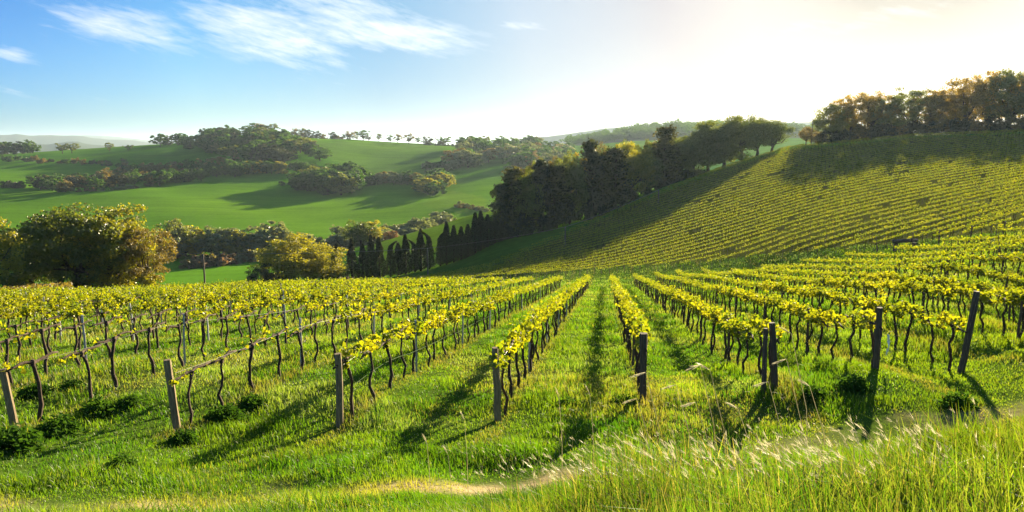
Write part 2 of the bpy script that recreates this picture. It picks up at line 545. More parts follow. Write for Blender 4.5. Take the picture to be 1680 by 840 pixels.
M = {}
M['bark'] = solid_mat('tree_bark', (.035, .027, .02), (.085, .065, .045), 6, .95, (1, 1, .3))
M['vine_bark'] = solid_mat('vine_bark', (.028, .019, .014), (.085, .058, .04), 30, .95, (1, 1, .25))
M['grey_wood'] = solid_mat('weathered_wood', (.09, .065, .038), (.33, .25, .145), 14, .9, (3, 3, .25))
M['dark_wood'] = solid_mat('dark_weathered_wood', (.045, .033, .024), (.14, .105, .075), 14, .9, (3, 3, .25))
M['steel'] = solid_mat('galvanised_steel', (.22, .23, .24), (.38, .39, .40), 10, .5, (1, 1, 1), .1)
M['wire'] = solid_mat('steel_wire', (.12, .11, .10), (.2, .19, .17), 5, .5)
M['pipe'] = solid_mat('pale_green_pipe', (.07, .11, .05), (.11, .15, .08), 5, 1.0, bump=0)
M['pipe'].node_tree.nodes['Principled BSDF'].inputs['Specular IOR Level'].default_value = 0
M['pole_wood'] = solid_mat('pole_wood', (.07, .055, .04), (.15, .125, .1), 9, .9, (2, 2, .2))
M['rag'] = solid_mat('white_plastic', (.7, .7, .68), (.85, .85, .83), 9, .6)
M['vine_leaf'] = leaf_mat('vine_leaf', (.10, .155, .010), (.34, .325, .016), .55, (1.45, 1.36, .32), .02, 2.0)
M['oak'] = leaf_mat('oak_leaf', (.042, .074, .011), (.15, .18, .02), .5, (1.7, 1.5, .5), .04, .9)
M['copse'] = leaf_mat('copse_leaf', (.022, .056, .015), (.085, .145, .022), .48, (1.35, 1.55, .55), .02, .9)
M['lime'] = leaf_mat('spring_leaf', (.12, .145, .010), (.30, .285, .018), .55, (1.6, 1.4, .5), .04, .9)
M['bud'] = leaf_mat('budding_leaf', (.08, .08, .018), (.19, .15, .04), .45, (1.6, 1.35, .5), .03, .9)
M['dark'] = leaf_mat('dark_evergreen_leaf', (.016, .026, .008), (.05, .06, .014), .3, (1.5, 1.4, .6), .04, 1.2)
M['pine'] = leaf_mat('pine_needles', (.026, .040, .011), (.085, .092, .018), .38, (1.6, 1.35, .5), .02, 1.2)
M['grey'] = leaf_mat('grey_green_leaf', (.085, .12, .045), (.19, .22, .09), .42, (1.4, 1.3, .7), .04, .9)
M['rust'] = leaf_mat('rust_leaf', (.11, .08, .038), (.20, .135, .065), .4, (1.4, 1.1, .7), .03, .9)
M['gold'] = leaf_mat('golden_leaf', (.12, .10, .011), (.34, .25, .02), .62, (1.6, 1.38, .36), .03, .9)
M['weed'] = leaf_mat('weed_leaf', (.03, .07, .012), (.07, .135, .022), .35, (1.4, 1.5, .5), 0.0, 3)
M['blade'] = leaf_mat('grass_blade', (0, 0, 0), (0, 0, 0), .5, (1.4, 1.5, .4), .015, 1, attr=True)
M['straw'] = leaf_mat('dry_straw', (.38, .34, .23), (.64, .59, .45), .45, (1.1, 1.1, .95), .08, 3)

# ground sheet material: the land's own colours from the 'col' attribute, broken up by noise
m, T = new_mat('ground_cover')
cat_ = T.n('ShaderNodeAttribute', attribute_name='col').outputs['Color']
geo = T.n('ShaderNodeNewGeometry')
def gn(scale, det=4.0, ro=.6): return T.n('ShaderNodeTexNoise', ins={'Vector': geo.outputs['Position'], 'Scale': scale, 'Detail': det, 'Roughness': ro}).outputs[0]
na, nb, nc = gn(6.0), gn(0.6), gn(0.035, 5.0)
v = T.m('ADD', T.m('MULTIPLY', na, .7), T.m('ADD', T.m('MULTIPLY', nb, .6), T.m('MULTIPLY', nc, .55)))
mpn = T.n('ShaderNodeMapping', ins={'Vector': geo.outputs['Position'], 'Rotation': (0, 0, R(24)), 'Scale': (.012, .16, .012)})
nd_ = T.n('ShaderNodeTexNoise', ins={'Vector': mpn.outputs[0], 'Scale': 1.0, 'Detail': 5.0, 'Roughness': .65, 'Distortion': .4}).outputs[0]
v = T.m('ADD', v, T.m('MULTIPLY', T.m('SUBTRACT', nd_, .5), .62))
v = T.m('ADD', T.m('MULTIPLY', T.m('SUBTRACT', v, .92), 1.2), 1.0)
vc = T.n('ShaderNodeCombineXYZ', ins={0: v, 1: v, 2: v})
c = T.mix(1.0, cat_, vc.outputs[0], 'MULTIPLY')
hb = T.m('ADD', T.m('MULTIPLY', na, .5), nb)
bp = T.n('ShaderNodeBump', ins={'Strength': .55, 'Distance': .12, 'Height': hb})
d = T.n('ShaderNodeBsdfDiffuse', ins={'Color': c, 'Normal': bp.outputs[0]})
out(T, d.outputs[0])
M['ground'] = m

# ------------------------------------------------------------------ ground sheet
V = np.stack([rr[:, None] * np.sin(aa)[None], rr[:, None] * np.cos(aa)[None], Z], -1).reshape(-1, 3)
ii, jj = np.meshgrid(np.arange(NR - 1), np.arange(NA), indexing='ij')
j2 = (jj + 1) % NA
F = np.stack([ii * NA + jj, ii * NA + j2, (ii + 1) * NA + j2, (ii + 1) * NA + jj], -1).reshape(-1, 4)[:, ::-1]
V = np.vstack([V, [[0, 0, Z[0].mean()]]])
cen = len(V) - 1
Fc = np.array([(j, cen, (j + 2) % NA, (j + 1) % NA) for j in range(0, NA - 1, 2)])[:, [0, 3, 2, 1]]
F = np.vstack([F, Fc])
gx, gy, gzz = V[:, 0], V[:, 1], V[:, 2]
gr = np.hypot(gx, gy)
ppx, ppy, ppd = proj(gx, np.maximum(gy, .01), gzz)
GRASS = np.array([.062, .105, .014])
col = np.tile(GRASS, (len(V), 1))
q = fbm(gx / 2.2, gy / 2.2, 51, 3)[:, None]
col = col * (.75 + .5 * q)
dry = np.clip((fbm(gx / 3.1 + 9, gy / 3.1, 57, 3) - .55) * 5, 0, 1)[:, None] * np.clip(1.5 - gr / 60, 0, 1)[:, None]
col = col * (1 - .5 * dry) + np.array([.13, .115, .03]) * .5 * dry
# young wheat and meadow on the far hills
f = np.clip((gr - 130) / 60, 0, 1)[:, None] * (gy > 0)[:, None]
w1 = fbm(gx / 160 + 3, gy / 160, 61, 3)[:, None]
w1 = np.clip((w1 - .5) * 1.7 + .5, 0, 1)
wheat = np.array([.044, .138, .009]) * (1 - w1) + np.array([.10, .205, .011]) * w1
col = col * (1 - f) + wheat * f
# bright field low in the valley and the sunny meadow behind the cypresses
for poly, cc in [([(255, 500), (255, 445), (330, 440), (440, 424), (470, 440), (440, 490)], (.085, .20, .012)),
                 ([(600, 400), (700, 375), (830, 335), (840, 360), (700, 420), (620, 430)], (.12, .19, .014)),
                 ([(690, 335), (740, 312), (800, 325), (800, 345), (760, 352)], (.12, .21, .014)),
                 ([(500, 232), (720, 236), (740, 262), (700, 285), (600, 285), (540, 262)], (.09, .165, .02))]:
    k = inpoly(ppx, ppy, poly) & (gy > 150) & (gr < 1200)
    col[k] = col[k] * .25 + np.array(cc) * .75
# dark grass of the far vineyard floor
VY = [(560, 483), (700, 470), (830, 462), (1000, 453), (1150, 443), (1300, 428), (1500, 410), (1680, 393), (1950, 366), (1950, 195), (1680, 219), (1500, 226), (1350, 240), (1290, 246), (1190, 277), (1100, 311), (930, 385), (800, 441), (700, 461), (560, 474)]
VYC = [(x_, y_ - 15) if i_ < 10 else (x_, y_) for i_, (x_, y_) in enumerate(VY)]   # grass verge along the foot
k = inpoly(ppx, ppy, VYC) & (gy > 55) & (gy < 262)
col[k] = np.array([.074, .08, .015]) * (.8 + .4 * q[k])
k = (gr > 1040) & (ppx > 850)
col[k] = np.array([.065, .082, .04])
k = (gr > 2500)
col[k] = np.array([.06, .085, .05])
# bare strip of the farm track
TRK = [hit(*p)[:2] for p in [(-300, 845), (-60, 838), (120, 836), (300, 832), (450, 812), (620, 806), (760, 802), (900, 790), (1100, 762), (1300, 727), (1480, 701), (1560, 690), (1680, 672), (1850, 650)]]
TRK = np.array(TRK)


def trk_dist(x, y):
    best = np.full(np.shape(x), 1e9)
    for (x0, y0), (x1, y1) in zip(TRK[:-1], TRK[1:]):
        L2 = (x1 - x0) ** 2 + (y1 - y0) ** 2
        tt = np.clip(((x - x0) * (x1 - x0) + (y - y0) * (y1 - y0)) / L2, 0, 1)
        best = np.minimum(best, np.hypot(x - x0 - tt * (x1 - x0), y - y0 - tt * (y1 - y0)))
    return best


def bare(x, y):
    dd = trk_dist(x, y) + (fbm(x * 1.7, y * 1.7, 71, 3) - .5) * 0.9
    mid_ = 1 - .75 * np.clip((np.asarray(x) - .6) / .8, 0, 1) * np.clip((6.6 - np.asarray(x)) / .8, 0, 1)
    mid_ = mid_ * (1 - .55 * np.clip((np.asarray(x) - 5.5) / 1.0, 0, 1))
    return mid_ * np.clip((0.62 - dd) / .35, 0, 1) * np.clip(.3 + 1.6 * (fbm(x * .9, y * .9, 75, 2) - .3), 0, 1)


k = gr < 40
bb = np.zeros(len(V)); bb[k] = bare(gx[k], gy[k])
col = col * (1 - bb[:, None]) + np.array([.36, .27, .15]) * bb[:, None]
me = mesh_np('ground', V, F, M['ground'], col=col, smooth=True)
tag(obj('ground', me), 'grassy vineyard slope, valley and rolling green hills', 'ground', kind='structure')
# ------------------------------------------------------------------ grass
def blades(name, X, Y, H, Wd, colr, lean=0.35, wind=(0, 0), mat='blade', curl=0.5):
    n = len(X)
    z = gz(X, Y)
    an = rng.uniform(0, 2 * np.pi, n)
    side = np.stack([np.cos(an), np.sin(an), np.zeros(n)], 1)
    ld = rng.uniform(0, 2 * np.pi, n)
    lm = np.abs(rng.normal(0, lean, n))
    dx = np.cos(ld) * lm + wind[0]; dy = np.sin(ld) * lm + wind[1]
    base = np.stack([X, Y, z - .02], 1)
    mid = base + np.stack([dx * H * curl * .5, dy * H * curl * .5, H * .58], 1)
    tip = base + np.stack([dx * H, dy * H, H * np.clip(1 - .35 * np.hypot(dx, dy), .3, 1)], 1)
    w = Wd[:, None]
    Vv = np.stack([base - side * w * .5, base + side * w * .5, mid + side * w * .42, mid - side * w * .42, tip + side * w * .06, tip - side * w * .06], 1).reshape(-1, 3)
    i = np.arange(n)[:, None] * 6
    Ff = np.stack([np.hstack([i, i + 1, i + 2, i + 3]), np.hstack([i + 3, i + 2, i + 4, i + 5])], 1).reshape(-1, 4)
    return mesh_np(name, Vv, Ff, M[mat], col=np.repeat(colr, 6, 0), smooth=True)


ROWSP, ROWPH = 2.66, -1.82


def gcol(x, y, n):
    a = fbm(x / 1.6, y / 1.6, 81, 3)
    b = rng.random(n)
    g0 = np.array([.046, .118, .008]); g1_ = np.array([.138, .20, .012]); g2 = np.array([.24, .22, .06])
    t_ = np.clip((a - .5) * 1.6 + .5 + (b - .5) * .7, 0, 1)[:, None]
    c_ = g0 * (1 - t_) + g1_ * t_
    dr = (np.clip((fbm(x / 3.1 + 9, y / 3.1, 57, 3) - .58) * 3, 0, .6) + .04) > rng.random(n)
    c_[dr] = c_[dr] * .3 + g2 * .7
    c_ = c_ * (.62 + .75 * fbm(x * 1.4 + 5, y * 1.4, 151, 3))[:, None]
    sv = np.clip((fbm(x / 2.4 + 30, y / 2.4, 131, 3) - .56) * 5, 0, .75)[:, None] * (y > 9)[:, None] * (rng.random((n, 1)) < .7)
    c_ = c_ * (1 - sv) + np.array([.22, .26, .10]) * sv
    uu, vv = uv_of(x, y)
    ur = np.abs((uu - ROWPH + ROWSP / 2) % ROWSP - ROWSP / 2)
    st = (np.clip((.34 - ur) / .2, 0, 1) * (vv > 10.5) * .95)[:, None] * rng.random((n, 1))
    c_ = c_ * (1 - st) + np.array([.18, .135, .06]) * st
    bt = (bare(x, y) * 1.4).clip(0, .85)[:, None]
    c_ = c_ * (1 - bt) + np.array([.27, .235, .07]) * bt
    # yellower to the right-hand bank
    yr = np.clip((x / np.maximum(y, 1) - .4) * 2.2, 0, .8)[:, None] * rng.uniform(.2, 1, (n, 1))
    return c_ * (1 - .55 * yr) + np.array([.19, .175, .018]) * .55 * yr


N = 640000
r_ = np.exp(rng.uniform(math.log(2.6), math.log(118.0), N))
a_ = rng.uniform(R(-43), R(43), N)
X, Y = r_ * np.sin(a_), r_ * np.cos(a_)
keep = (rng.random(N) > bare(X, Y) * .5) & ~((r_ > 55) & inpoly(*proj(X, Y, gz(X, Y))[:2], VYC))
X, Y, r_ = X[keep], Y[keep], r_[keep]
tus = fbm(X * .9, Y * .9, 91, 3)
H = (.085 + .22 * np.clip((tus - .28) * 2.0, 0, 1) ** 1.5) * rng.uniform(.6, 1.4, len(X)) * np.clip(.8 + r_ / 70, .8, 1.25)
H *= np.where(r_ > 8.5, .72, 1.0) * (1 - .6 * np.clip(1.3 - trk_dist(X, Y), 0, 1))
Wd = .0042 * (r_ / 3.0) ** .78 * rng.uniform(.7, 1.3, len(X))
me = blades('grass', X, Y, H, Wd, gcol(X, Y, len(X)), .45, (-.12, 0))
tag(obj('grass', me), 'short lush green grass between the vine rows', 'grass', kind='stuff')

# tall grass on the near bank, lower right
N = 52000
r_ = np.exp(rng.uniform(math.log(1.9), math.log(6.0), N)); a_ = rng.uniform(R(-6), R(43), N)
X, Y = r_ * np.sin(a_), r_ * np.cos(a_)
lim = 4.5 + 1.5 * np.clip((X + .2) / 1.5, 0, 1) + (fbm(X * 1.5, Y * 1.5, 95, 2) - .5) * 1.5
keep = (r_ < lim) & (rng.random(N) < np.clip((np.degrees(np.arctan2(X, Y)) + 4) / 9, .0, 1)) & (rng.random(N) < .25 + 1.5 * (fbm(X * 2, Y * 2, 97, 2) - .2))
X, Y, r_ = X[keep], Y[keep], r_[keep]
H = (.10 + .36 * fbm(X * 1.3, Y * 1.3, 99, 2)) * rng.uniform(.4, 1.4, len(X))
tc_ = gcol(X, Y, len(X)) * np.array([1.05, 1.0, 1.0])
drk = rng.random(len(X)) < .12 + .75 * np.clip((fbm(X * .8, Y * .8, 103, 2) - .45) * 3, 0, 1) * np.clip(X / 3, .25, 1)
tc_[~drk] *= np.array([.85, 1.05, 1.0])
tc_[drk] = np.array([.27, .225, .10]) * rng.uniform(.6, 1.2, (drk.sum(), 1))
tc_ *= rng.uniform(.45, 1.1, (len(X), 1))
me = blades('tall_grass', X, Y, H, .0052 * (r_ / 3) ** .6 * rng.uniform(.6, 1.4, len(X)), tc_, .36, (-.08, 0.03))
tag(obj('tall_grass', me), 'tall bright green grass on the near bank', 'grass', kind='stuff')


def seed_head(mb, p0, d, L, n=16, hair=.05, w=.0016, spread=.33):
    """feathery awned ear"""
    d = np.asarray(d, float); d /= np.linalg.norm(d)
    for k in range(n):
        t_ = k / n
        b = p0 + d * L * t_
        o_ = rand_unit(1)[0] * spread + d
        o_ /= np.linalg.norm(o_)
        s_ = np.cross(o_, rand_unit(1)[0]); s_ /= np.linalg.norm(s_)
        e = b + o_ * hair * rng.uniform(.7, 1.3) * (1.2 - .5 * t_)
        c_ = b + o_ * hair * .2
        mb.add([b - s_ * w, c_ - s_ * w * 1.6, e, c_ + s_ * w * 1.6], [(0, 1, 2, 3)])


# seed grass in drifts on the bank: hundreds of feathery stems, uncountable
mb = MB()
for _ in range(560):
    a1 = rng.uniform(0, 1)
    if rng.random() < .75:
        px, py = rng.normal(1190, 200), rng.normal(738, 40)
    else:
        px, py = rng.uniform(820, 1600), rng.uniform(690, 830)
    px = np.clip(px, 790, 1690)
    x, y, z = hit(px, min(py + 50, 838))
    if y < 2.0: continue
    h = rng.uniform(.18, .42)
    tipd = np.array([-rng.normal(.3, .35), rng.uniform(-.3, .35), 1.0]); tipd /= np.linalg.norm(tipd)
    p0 = np.array([x, y, z - .02]); p1 = p0 + np.array([tipd[0] * .25 * h, tipd[1] * .25 * h, h * .6]); p2 = p0 + tipd * h
    mb.tube([p0, p1, p2], [.0014, .0012, .0008], 4, cap=False)
    dd = tipd + np.array([-rng.uniform(.1, 1.0), rng.uniform(-.3, .3), -rng.uniform(0, .35)])
    seed_head(mb, p2, dd, rng.uniform(.03, .06), 8, .045, .0009)
nl_ = 5200
lx = rng.uniform(1.2, 6.5, nl_); ly = rng.uniform(2.6, 6.6, nl_) + .35 * np.clip(lx - 2, 0, 9)
kp = rng.random(nl_) < np.clip((lx - .9) / 3.2, .12, 1) * np.clip((fbm(lx * 1.1, ly * 1.1, 141, 2) - .3) * 3, .1, 1)
lx, ly = lx[kp], ly[kp]
lz = gz(lx, ly) + rng.uniform(.02, .16, len(lx))
la = rng.uniform(0, 2 * np.pi, len(lx)); ll = rng.uniform(.08, .28, len(lx))
dv = np.stack([np.cos(la) * ll, np.sin(la) * ll, rng.normal(.02, .05, len(lx))], 1)
pv = np.stack([-np.sin(la), np.cos(la), 0 * la + .4], 1) * .0028
b0 = np.stack([lx, ly, lz], 1)
mb.add(np.stack([b0 - dv - pv, b0 - dv + pv, b0 + dv + pv * .4, b0 + dv - pv * .4], 1).reshape(-1, 3), np.arange(4 * len(lx)).reshape(-1, 4))
tag(obj('dry_grass', mb.mesh('dry_grass', M['straw'])), 'drift of pale feathery seed grass on the near bank', 'dry grass', kind='stuff')
# single taller barley stalks standing out against the green
STALK = [(1150, 600, -1), (1110, 632, -1), (1166, 608, 1), (1142, 661, -1), (1212, 672, 1), (1300, 548, 1), (1292, 590, -1), (1262, 627, -1), (1330, 635, 1), (1045, 655, -1), (1060, 612, -1),
         (968, 648, 0), (917, 650, 0), (762, 690, 0), (700, 728, 0), (735, 748, 0)]
WHERE = ['highest of the two tall ones left of the paired posts', 'drooping, pale, lowest left of the tall trio', 'upright pale one in the middle of the tall trio', 'short, bending left under the tall trio', 'bending right between tall trio and paired posts',
         'long drooping head crossing right of the paired posts', 'head just in front of the paired posts', 'brownish head at the foot of the paired posts', 'leaning right beyond the paired posts', 'bending left before the dark knobbly post', 'small, right beside the dark knobbly post',
         'upright, in the aisle, nearer the dark knobbly post', 'upright, in the aisle, nearer the cracked post', 'left of the cracked post foot', 'upright in lit grass right of the long shadow', 'lowest of the pale heads left of the track verge']
for (px, py, s), wh in zip(STALK, WHERE):
    x, y, z = at_px(px + (26 if s else 6), 5.7 if s else np.interp(py, [640, 700, 750], [8.6, 8.0, 7.4]))
    a, b = pix(px, py)
    h = max(b * y - z, .25)
    root = tag(obj('barley_stalk', None, loc=(x, y, z)), 'pale barley stalk, ' + wh, 'grass stalk', 'pale barley stalks standing above the grass')
    top = np.array([a * y - x, 0.02, h])
    mb = MB(); mb.tube([(0, 0, -.03), (top[0] * .25, .0, h * .5), tuple(top)], [.004, .0032, .0022], 5)
    obj('stem', mb.mesh('stem', M['straw']), root)
    mb = MB(); seed_head(mb, top, (-1.0 if s else -.25, 0, -.35 if s < 0 else .55), .09, 34, .06, .0012, .22)
    obj('seed_head', mb.mesh('seed_head', M['straw']), root)

# ------------------------------------------------------------------ vines
def vine_trunk(seed, big=1.0):
    mb = MB()
    k = 7
    zz = np.linspace(-.06, 1.02, k)
    wob = np.cumsum(rng.normal(0, .035, (k, 2)), 0); wob -= wob[-1:] * np.linspace(0, 1, k)[:, None]; wob[0] = wob[1]
    P_ = np.column_stack([wob[:, 0], wob[:, 1] * 1.3, zz])
    mb.tube(P_, np.linspace(.036, .024, k) * big * rng.uniform(.85, 1.15), 6, rough=.2)
    mb.tube([P_[-1] + [0, 0, -.06], P_[-1] + [0, 0, .05]], [.04, .034], 6, rough=.2)
    for s in (-1, 1):
        y_ = np.linspace(0, s * .6, 5)
        mb.tube(np.column_stack([P_[-1][0] + rng.normal(0, .012, 5), y_, 1.02 + np.array([0, .035, .045, .04, .03]) + rng.normal(0, .012, 5)]), np.linspace(.03, .017, 5), 5, rough=.3)
    return mb


def vine_foliage(ns, lps=18, sz=.061):
    C = []
    mb = MB()
    for _ in range(ns):
        y0 = rng.uniform(-.6, .6)
        h = rng.uniform(.08, .33)
        dx, dy = rng.normal(0, .22), rng.normal(0, .18)
        t_ = rng.uniform(0.02, 1, lps)
        c_ = np.column_stack([dx * t_ * h * 2 + rng.normal(0, .06, lps), y0 + dy * t_ * h * 2 + rng.normal(0, .06, lps), 1.04 + t_ * h + rng.normal(0, .035, lps)])
        if rng.random() < .3:
            c_[:, 2] = 1.03 + (c_[:, 2] - 1.03) * .3 - rng.uniform(0, .1)
        C.append(c_)
    C = np.vstack(C)
    V_, F_ = vine_leaves(C, sz)
    mb.add(V_, F_)
    return mb


TRUNK = [vine_trunk(i).mesh('vine_trunk', M['vine_bark'], True) for i in range(7)]
FULL = [vine_foliage(14).mesh('vine_foliage', M['vine_leaf']) for i in range(8)]
HALF = [vine_foliage(9, 10, .08).mesh('vine_foliage', M['vine_leaf']) for i in range(4)]
THIN = [vine_foliage(3, 6, .06).mesh('vine_foliage', M['vine_leaf']) for i in range(4)]

ORD = lambda k: f"{k}{'th' if 10 <= k % 100 <= 20 else {1: 'st', 2: 'nd', 3: 'rd'}.get(k % 10, 'th')}"
SP = 1.12
ROWS = {-3: (12.0, 'the leftmost leaning post row'), -2: (11.6, 'the pale weedy post row'), -1: (11.8, 'the straight grey post row'), 0: (11.75, 'the cracked post row'),
        1: (13.5, 'the dark knobbly post row'), 2: (14.3, 'the paired posts row'), 3: (15.4, 'the white-rag post row'), 4: (14.6, 'the slanting post row')}
ORDW = ['first', 'second', 'third', 'fourth', 'fifth', 'sixth', 'seventh', 'eighth', 'ninth', 'tenth', 'eleventh', 'twelfth', 'thirteenth', 'fourteenth', 'fifteenth', 'sixteenth', 'seventeenth', 'eighteenth', 'nineteenth', 'twentieth']
cands, posts = [], []
ENDPX = {-3: (25, 700, 5, 605), -2: (292, 710, 277, 590), -1: (558, 700, 555, 580), 0: (817, 690, 812, 570), 1: (1055, 660, 1057, 547), 2: (1270, 640, 1267, 530), 3: (1437, 606, 1443, 504), 4: (1575, 612, 1602, 478)}
ENDV, ROWU = {}, {}
for k_, (bx_, by_, tx_, ty_) in ENDPX.items():
    x, y, z = hit(bx_, by_)
    a, b = pix(tx_, ty_)
    ENDV[k_] = (Vector((x, y, z)), Vector((a * y, y, b * y)))
    u_, v_ = uv_of(x, y)
    ROWU[k_] = float(u_)
    ROWS[k_] = (float(v_), ROWS[k_][1])
    print('row', k_, round(u_, 2), round(v_, 2), 'post height', round(b * y - z, 2))
for k_ in range(-4, -22, -1): ROWU[k_] = ROWU[k_ + 1] - ROWSP
for k_ in range(5, 13): ROWU[k_] = ROWU[k_ - 1] + ROWSP
for k in range(-21, 13):
    u = ROWU[k]
    if k in ROWS:
        v0, rn = ROWS[k]
    elif k < 0:
        v0, rn = 11.0, f"the {ORDW[-4 - k]} row behind the leftmost leaning post"
    else:
        v0, rn = 14.5, f"the {ORDW[k - 5]} row behind the slanting post"
    ve = v_end(u) + rng.uniform(-1, 1)
    if k < -14: v0 += (-14 - k) * 1.0
    nv = int((ve - v0) / SP)
    for i in range(nv):
        v = v0 + .45 + i * SP + rng.normal(0, .05)
        uu = u + rng.normal(0, .03)
        x, y = xy_of(uu, v)
        cands.append([x, y, k, i, v - v0, rn])
    v = v0
    i = 0
    while v < ve + .5:
        x, y = xy_of(u, v)
        posts.append([x, y, k, i, rn])
        v += SP * (5 if i else 4.6); i += 1
XY = np.array([[c_[0], c_[1]] for c_ in cands])
cz = gz(XY[:, 0], XY[:, 1])
qx, qy, qd = proj(XY[:, 0], XY[:, 1], cz)
vis = (qx > -25) & (qx < 1705) & (qy < 860)
order = np.argsort(np.where(vis, qd, 1e9))
pick = set(order[:296].tolist())
seen_first = {}
tiltn = lambda s: rng.normal(0, s)
rest_leafC, rest_leafS, mbr = [], [], MB()
stake = lambda: None
for ci, (x, y, k, i, dv, rn) in enumerate(cands):
    z = cz[ci]
    # near ends of the left-hand rows are still almost bare
    bare_n = {-1: 1, -2: 7, -3: 11, -4: 9, -5: 6, -6: 4}.get(k, 0)
    full = 1.0 if i >= bare_n + 3 else (.5 if i >= bare_n else .15)
    if k == -1 and i < 4: full = .5
    if ci in pick:
        o = obj('grapevine', None, loc=(x, y, z))
        o.rotation_euler = (0, 0, -ALPHA + (math.pi if rng.random() < .5 else 0))
        s = rng.uniform(.94, 1.07)
        o.scale = (1, 1, s)
        obj('trunk', TRUNK[rng.integers(7)], o)
        obj('foliage', (FULL[rng.integers(8)] if full == 1 else HALF[rng.integers(4)] if full == .5 else THIN[rng.integers(4)]), o)
        look = 'leafy grapevine' if full == 1 else 'half-leafed grapevine' if full == .5 else 'bare grapevine'
        kk = seen_first.setdefault(k, i)
        if k in ROWS:
            pos = f'{ORD(i + 1)} vine from the near end of {rn}'
        else:
            pos = f'{ORD(i + 1 - kk)} visible vine along {rn}'
        tag(o, f'{look}, {pos}', 'grapevine', 'grapevines trained along the trellis rows')
    else:
        far = qd[ci]
        nleaf = int(66 if far < 45 else 54)
        c_ = np.column_stack([rng.normal(0, .13, nleaf), rng.uniform(-.58, .58, nleaf), 1.0 + np.abs(rng.normal(0, .13, nleaf)) + rng.uniform(0, .06, nleaf)])
        ca_, sa_ = math.cos(-ALPHA), math.sin(-ALPHA)
        rest_leafC.append(np.column_stack([x + c_[:, 0] * ca_ - c_[:, 1] * sa_, y + c_[:, 0] * sa_ + c_[:, 1] * ca_, gz(x + c_[:, 1] * SA, y + c_[:, 1] * CA) + c_[:, 2]]))
        rest_leafS.append(np.full(nleaf, .078 if far < 45 else .096))
        w = rng.normal(0, .04, (4, 2))
        mbr.tube(np.column_stack([x + w[:, 0], y + w[:, 1], z + np.array([-.05, .35, .7, 1.06])]), [.034, .03, .027, .026], 4, 1, cap=False)
        mbr.tube([(x - SA * .56, y - CA * .56, g1(x - SA * .56, y - CA * .56) + 1.05), (x, y, z + 1.05), (x + SA * .56, y + CA * .56, g1(x + SA * .56, y + CA * .56) + 1.05)], .018, 4, 1, cap=False)

# far hillside vineyard: straight rows running down across the slope
FAZ = R(-101)
fd = np.array([math.sin(FAZ), math.cos(FAZ)]); fn = np.array([math.cos(FAZ), -math.sin(FAZ)])
p0 = np.array(hit(1000, 447)[:2])
FSP = 3.15
far_post = []
for k in range(-30, 60):
    base = p0 + fn * (k * FSP + .3)
    sarr = np.arange(-230, 230, 1.05)
    P2 = base[None] + sarr[:, None] * fd[None]
    z2 = gz(P2[:, 0], P2[:, 1])
    a2, b2, d2 = proj(P2[:, 0], P2[:, 1], z2)
    ok = inpoly(a2, b2, VY) & (P2[:, 1] > 40) & (P2[:, 1] < 262) & (d2 > 0)
    for e_ in (np.nonzero(ok)[0][:1].tolist() + np.nonzero(ok)[0][-1:].tolist() if ok.any() else []):
        far_post.append((P2[e_, 0], P2[e_, 1], z2[e_], sarr[e_]))
    gapn = fbm(sarr[ok] / 2.5, np.full(ok.sum(), k * 7.3), 120, 2)
    for (x, y), z, s_, dd, gp in zip(P2[ok], z2[ok], sarr[ok], d2[ok], gapn):
        if gp < .2: continue
        nl = int((64 if dd < 120 else 50) * (.55 + .9 * gp))
        c_ = np.column_stack([rng.normal(0, .10, nl), rng.uniform(-.56, .56, nl), 1.0 + np.abs(rng.normal(0, .13, nl)) * (.6 + .8 * gp)])
        rest_leafC.append(np.column_stack([x + fn[0] * c_[:, 0] + fd[0] * c_[:, 1], y + fn[1] * c_[:, 0] + fd[1] * c_[:, 1], gz(x + fd[0] * c_[:, 1], y + fd[1] * c_[:, 1]) + c_[:, 2]]))
        rest_leafS.append(np.full(nl, .09 if dd < 120 else .108))
        w = rng.normal(0, .05, (3, 2))
        mbr.tube(np.column_stack([x + w[:, 0], y + w[:, 1], z + np.array([-.05, .5, 1.03])]), [.036, .032, .03], 3, 1, cap=False)
C = np.vstack(rest_leafC); S = np.concatenate(rest_leafS)
print('rest leaves', len(C))
V_, F_ = vine_leaves(C, S)
mbr.add(V_, F_, 0)
tag(obj('grapevines', mbr.mesh('grapevines', [M['vine_leaf'], M['vine_bark']])), 'mass of yellow-green vines filling the farther rows and the opposite hillside', 'grapevines', kind='stuff')

# trellis posts
def d_far(x, y, z): return proj(x, y, z)[2]

def post_mesh(h, r, mat, sides=8, knob=False, rough=.05):
    mb = MB()
    k = 7
    zz = np.linspace(-.3, h, k)
    P_ = np.column_stack([np.cumsum(rng.normal(0, .006, k)), np.cumsum(rng.normal(0, .006, k)), zz])
    rad = np.linspace(r * 1.08, r * .95, k)
    if knob: rad[-2:] *= 1.3
    mb.tube(P_, rad, sides, rough=rough)
    return mb.mesh('trellis_post', M[mat], False)


PAL = [post_mesh(1.28, .062, 'grey_wood') for _ in range(3)]
DRK = [post_mesh(1.28, .06, 'dark_wood') for _ in range(3)]
KNOB = post_mesh(1.3, .062, 'dark_wood', 9, True, .14)
CRACK = post_mesh(1.28, .062, 'grey_wood', 9, False, .16)
TALL = post_mesh(1.72, .07, 'dark_wood')
STK = [post_mesh(1.3, .028, 'steel', 6, rough=.02) for _ in range(2)]
STKD = [post_mesh(1.25, .036, 'dark_wood', 6, rough=.08) for _ in range(2)]
ENDL = {-3: 'pale wooden end post leaning left at the left edge', -2: 'pale round wooden end post slanting above dark weeds', -1: 'straight pale-grey wooden end post beside a gnarled vine', 0: 'cracked grey wooden end post with a rough split side',
        1: 'dark knobbly-topped wooden end post right of the grassy aisle', 2: 'short dark wooden end post, one of a close pair', 3: 'dark wooden end post with a white plastic rag', 4: 'tall dark wooden post slanting to the right'}
